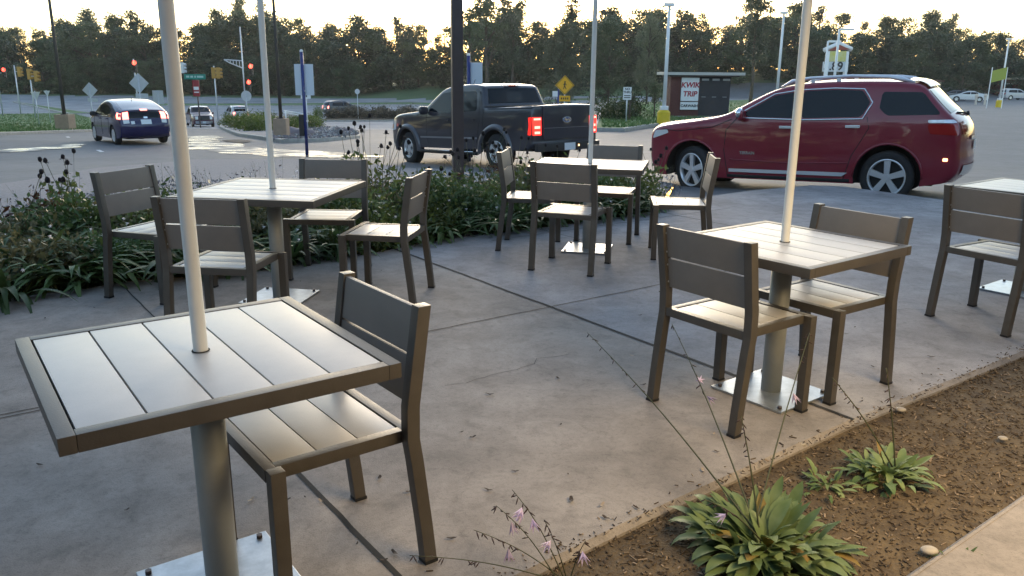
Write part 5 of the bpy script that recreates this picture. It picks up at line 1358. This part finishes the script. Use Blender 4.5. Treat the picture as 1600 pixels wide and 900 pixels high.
# gauze of thin pale flower stalks over the pebbles and white flecks
def gauze(p,n,H,sp,seed,label):
    r=random.Random(seed); t=empty('wispy_plant',p,0,label,'plant','wispy pale flowering plants over the pebbles'); bm=bmesh.new(); fb=bmesh.new()
    for _ in range(n):
        b=Vector((r.gauss(0,sp*.4),r.gauss(0,sp*.4),0)); e=b+Vector((r.gauss(0,.12),r.gauss(0,.12),H*r.uniform(.5,1))); tube(bm,[b,(b+e)/2+Vector((.02,0,0)),e],[.002,.0015,.001],4)
        for _ in range(5):
            c=b.lerp(e,r.uniform(.5,1))+Vector((r.gauss(0,.02),r.gauss(0,.02),0)); leafquad(fb,c,.022 if r.random()<.8 else .045,r,1 if r.random()<.45 else 0)
    obj('stems',bm,stemm,t); obj('flowers',fb,[mat('calyx_dark',(.14,.11,.12),.8),wflow],t)
for u,v,n,H,sp,l in ((10,400,16,.5,.5,'wispy flowering plant at the left edge over the pebbles'),(60,350,14,.5,.5,'wispy flowering plant behind the dark seed heads at left'),(320,320,24,.5,.5,'wispy flowering plant between the thick pole and the left table'),(400,300,26,.5,.5,'wispy flowering plant behind the left table'),(270,310,22,.5,.4,'wispy flowering plant just left of the thick pole'),(500,290,20,.4,.4,'wispy flowering plant behind the far chair of the left table'),(660,330,22,.45,.4,'wispy flowering plant near the truck front wheel'),(1040,330,14,.5,.12,'wispy pale flowers before the red car nose'),(220,330,22,.5,.4,'wispy flowering plant behind the leftmost chair back')):
    q=unp(u,v,-.1); gauze((q.x,q.y,bedz(q.x,q.y)),n,H,sp,int(u)+7,l)
# white blossoms sprinkled through the leaves: one flower stem each group of clumps
bm=bmesh.new(); r=random.Random(99)
for q,s in big:
    for _ in range(2):
        bell(bm,(q.x+r.gauss(0,.2),q.y+r.gauss(0,.2)-.1,bedz(q.x,q.y)+r.uniform(.2,.48)),(r.gauss(0,1),r.gauss(0,1)-.5,-.3),.03)
tag(obj('white_blossoms',bm,wflow),kind='stuff',label='small white blossoms scattered through the bed foliage',cat='flowers')

# pebbles, mulch chips, litter
def scatter(name,n,sampler,maker,m,label,cat,seed):
    r=random.Random(seed); bm=bmesh.new()
    for _ in range(n):
        p=sampler(r)
        if p is not None: maker(bm,p,r)
    return tag(obj(name,bm,m),label,cat,kind='stuff')
def chip(bm,p,r,s=1.):
    L,wd,h=r.uniform(.003,.006+.017*r.random()**2)*s,r.uniform(.001,.0038)*s,r.uniform(.0006,.0018)
    M=Matrix.Translation(p)@Euler((r.gauss(0,.35),r.gauss(0,.35),r.uniform(0,6.28))).to_matrix().to_4x4()
    A=[bm.verts.new(M@Vector(q)) for q in ((-L,-wd,0),(L,-wd*.6,0),(L*.9,wd,0),(-L*.9,wd*.8,0))]; B=[bm.verts.new(M@Vector(q)) for q in ((-L,-wd,h*2),(L,-wd*.6,h*2),(L*.9,wd,h*2),(-L*.9,wd*.8,h*2))]
    mi=r.choice((0,0,0,1,1,2)); 
    f=bm.faces.new(B); f.material_index=mi
    for i in range(4): bm.faces.new((A[i],A[(i+1)%4],B[(i+1)%4],B[i])).material_index=mi
mu=reg['mulch_bed']
def smp_mulch(r):
    t=r.uniform(-1.2,6.5); k=r.uniform(0,1.45); x=t*.8+.0+.6*k; y=2.16+t*.6-.8*k-.0
    return Vector((x,y,-.028)) if inside((x,y),mu) else None
scatter('mulch_chips',26000,smp_mulch,chip,[mat('chip_dark',(.055,.036,.02),.9),mat('chip_brown',(.13,.092,.055),.85),mat('chip_pale',(.26,.19,.125),.8)],'shredded wood mulch chips beside the patio','mulch',5)
def stone(bm,p,r,s0=.012,s1=.03):
    s=r.uniform(s0,s1); M=Matrix.Translation(p)@Euler((r.uniform(0,3),r.uniform(0,3),r.uniform(0,3))).to_matrix().to_4x4()@Matrix.Diagonal((s,s*r.uniform(.6,.9),s*r.uniform(.45,.7),1))
    n0=len(bm.faces); g=bmesh.ops.create_icosphere(bm,subdivisions=1,radius=1,matrix=M); mi=r.choice((0,0,1,2))
    for v in g['verts']:
        for f in v.link_faces: f.material_index=mi
pb=reg['planting_bed']
def smp_bed(r):
    x=r.uniform(-6,3); y=r.uniform(5,14)
    return Vector((x,y,gz('planting_bed',x,y)+.006)) if inside((x,y),pb) and not inside((x,y),reg['patio']) else None
scatter('pebbles',5200,smp_bed,stone,[mat('stone_grey',(.16,.15,.15),.8),mat('stone_pale',(.34,.32,.31),.8),mat('stone_mauve',(.2,.16,.17),.8)],'grey river pebbles covering the bed behind the plants','pebbles',8)
isl=reg['shrub_island']
def smp_isl(r):
    p=gnd(r.uniform(425,560),r.uniform(200,222)); return Vector((p.x,p.y,p.z+.15)) if inside((p.x,p.y),isl) else None
scatter('pebbles',900,smp_isl,lambda bm,p,r:stone(bm,p,r,.05,.13),[MT['stone_grey'],MT['stone_pale'],MT['stone_mauve']],'grey stones on the end of the kerbed island','stones',9)
for u,v,s,l in ((462,216,.8,'low purplish boulder on the kerbed island'),(530,205,.32,'left dark boulder on the rim of the island'),(546,208,.34,'right dark boulder on the rim of the island')):
    bm=bmesh.new(); bmesh.ops.create_icosphere(bm,subdivisions=3,radius=1); r=random.Random(u)
    for vv in bm.verts: vv.co*=1+.18*math.sin(vv.co.x*5+u)*math.cos(vv.co.y*4)+r.gauss(0,.03)
    for vv in bm.verts: vv.co=Vector((vv.co.x*s,vv.co.y*s*.7,vv.co.z*s*.38))
    o=obj('boulder',bm,MT['stone_mauve'],smooth=60); o.location=gnd(u,v)+Vector((0,0,.16)); tag(o,l,'boulder','boulders on the kerbed island')
# pale stones at the mulch edge
for u,v,s,l in ((1251,694,.017,'round pale pebble on the patio edge beside the mulch'),(1567,685,.016,'oval pale pebble far right in the mulch'),(1452,860,.022,'pale pebble beside the pale path'),(1408,640,.018,'small pale pebble by the patio edge at right'),(1570,560,.02,'pale pebble nearest the right edge by the patio')):
    bm=bmesh.new(); bmesh.ops.create_icosphere(bm,subdivisions=3,radius=1)
    for vv in bm.verts: vv.co=Vector((vv.co.x*s*1.3,vv.co.y*s,vv.co.z*s*.6))
    o=obj('pebble',bm,mat('pebble_pale',(.36,.32,.27),.6,var=.1,vs=40),smooth=60); o.location=unp(u,v,-.01); tag(o,l,'pebble','pale pebbles in the mulch')
# dry leaf litter on the slab
lit=mat('litter_dark',(.05,.035,.025),.85); lit2=mat('litter_pale',(.34,.26,.18),.8)
def litter_mesh(seed,m):
    r=random.Random(seed); bm=bmesh.new(); n=8; P=[]
    for i in range(n):
        a=2*PI*i/n; P.append(bm.verts.new((math.cos(a)*.016*(1+r.uniform(-.3,.3)),math.sin(a)*.006*(1+r.uniform(-.4,.4)),.003+.004*abs(math.cos(a)))))
    c=bm.verts.new((0,0,.0035))
    for i in range(n): bm.faces.new((P[i],P[(i+1)%n],c))
    me=bpy.data.meshes.new('dry_leaf'); bm.to_mesh(me); bm.free(); me.materials.append(m); return me
LM=[litter_mesh(i,lit if i<4 else lit2) for i in range(5)]
spots=[(62,727),(198,797),(501,784),(640,769),(558,850),(448,782),(477,777),(593,748),(1048,838),(1005,602),(876,664),(765,617),(702,485),(694,496),(596,423),(1322,522),(1454,558),(1365,574),(1335,512),(1240,636),(1098,735),(1120,706),(805,737),(893,782),(705,842),(600,876),(616,865),(940,790),(245,440),(148,481),(70,498),(470,440)]
r=random.Random(3)
for _ in range(26): spots.append((r.uniform(380,1350),r.uniform(430,850)))
for u,v in spots:
    q=unp(u,v,.004)
    if not inside((q.x,q.y),reg['patio']): continue
    o=bpy.data.objects.new('dry_leaf',r.choice(LM)); COL.objects.link(o); o.location=q; o.rotation_euler=(0,0,r.uniform(0,6)); s=r.uniform(.5,1.3); o.scale=(s,s,s)
    tag(o,'tiny dry leaf scrap lying on the patio concrete','leaf','dry leaf scraps on the patio')
# debris along the slab edge next to the mulch
def smp_edge(r):
    t=r.uniform(-.5,6); k=r.gauss(.0,.022) if r.random()<.8 else -abs(r.gauss(0,.06)); p=Vector((0.0+t*.8,2.165+t*.6))+Vector((.6,-.8))*k; return Vector((p.x,p.y,.002 if k<0 else -.02))
scatter('edge_debris',850,smp_edge,lambda bm,p,r:chip(bm,p,r,.8),[MT['chip_dark'],MT['chip_brown'],MT['chip_pale']],'loose chips and dirt strewn along the patio edge','debris',12)
# grass blades on the near islands
gbm=mat('grass_blade',(.12,.20,.055),.7,var=.3,vs=2)
def smp_g(r):
    if r.random()<.5: p=gnd(r.uniform(-20,170),r.uniform(180,210)); k='grass_island'
    else: p=gnd(r.uniform(940,1180),r.uniform(160,204)); k='grass_knoll'
    return Vector((p.x,p.y,p.z+.13)) if inside((p.x,p.y),reg[k]) else None
def tuft(bm,p,r):
    for _ in range(3):
        a=r.uniform(0,6.28); d=Vector((math.cos(a),math.sin(a),0))*.03; h=r.uniform(.05,.12); e=Vector((r.gauss(0,.03),r.gauss(0,.03),h))
        bm.faces.new([bm.verts.new(p-d),bm.verts.new(p+d),bm.verts.new(p+e)])
scatter('grass',9000,smp_g,tuft,gbm,'mown grass on the kerbed islands','grass',21)

# thin haze volume added to lift blacks, standing in for window-glass veil
bm=bmesh.new(); box(bm,-420,420,-60,330,-9,34)
hz_=obj('haze',bm,bpy.data.materials.new('haze')); tag(hz_,kind='stuff',label='thin haze volume added in place of the window glass veil',cat='haze')
hm=hz_.data.materials[0]; hm.use_nodes=True; ht_=hm.node_tree; ht_.nodes.remove(ht_.nodes['Principled BSDF'])
pv=ht_.nodes.new('ShaderNodeVolumePrincipled'); pv.inputs['Density'].default_value=.00022; pv.inputs['Color'].default_value=(.9,.92,.95,1); pv.inputs['Anisotropy'].default_value=.5
ht_.links.new(pv.outputs[0],ht_.nodes['Material Output'].inputs['Volume'])
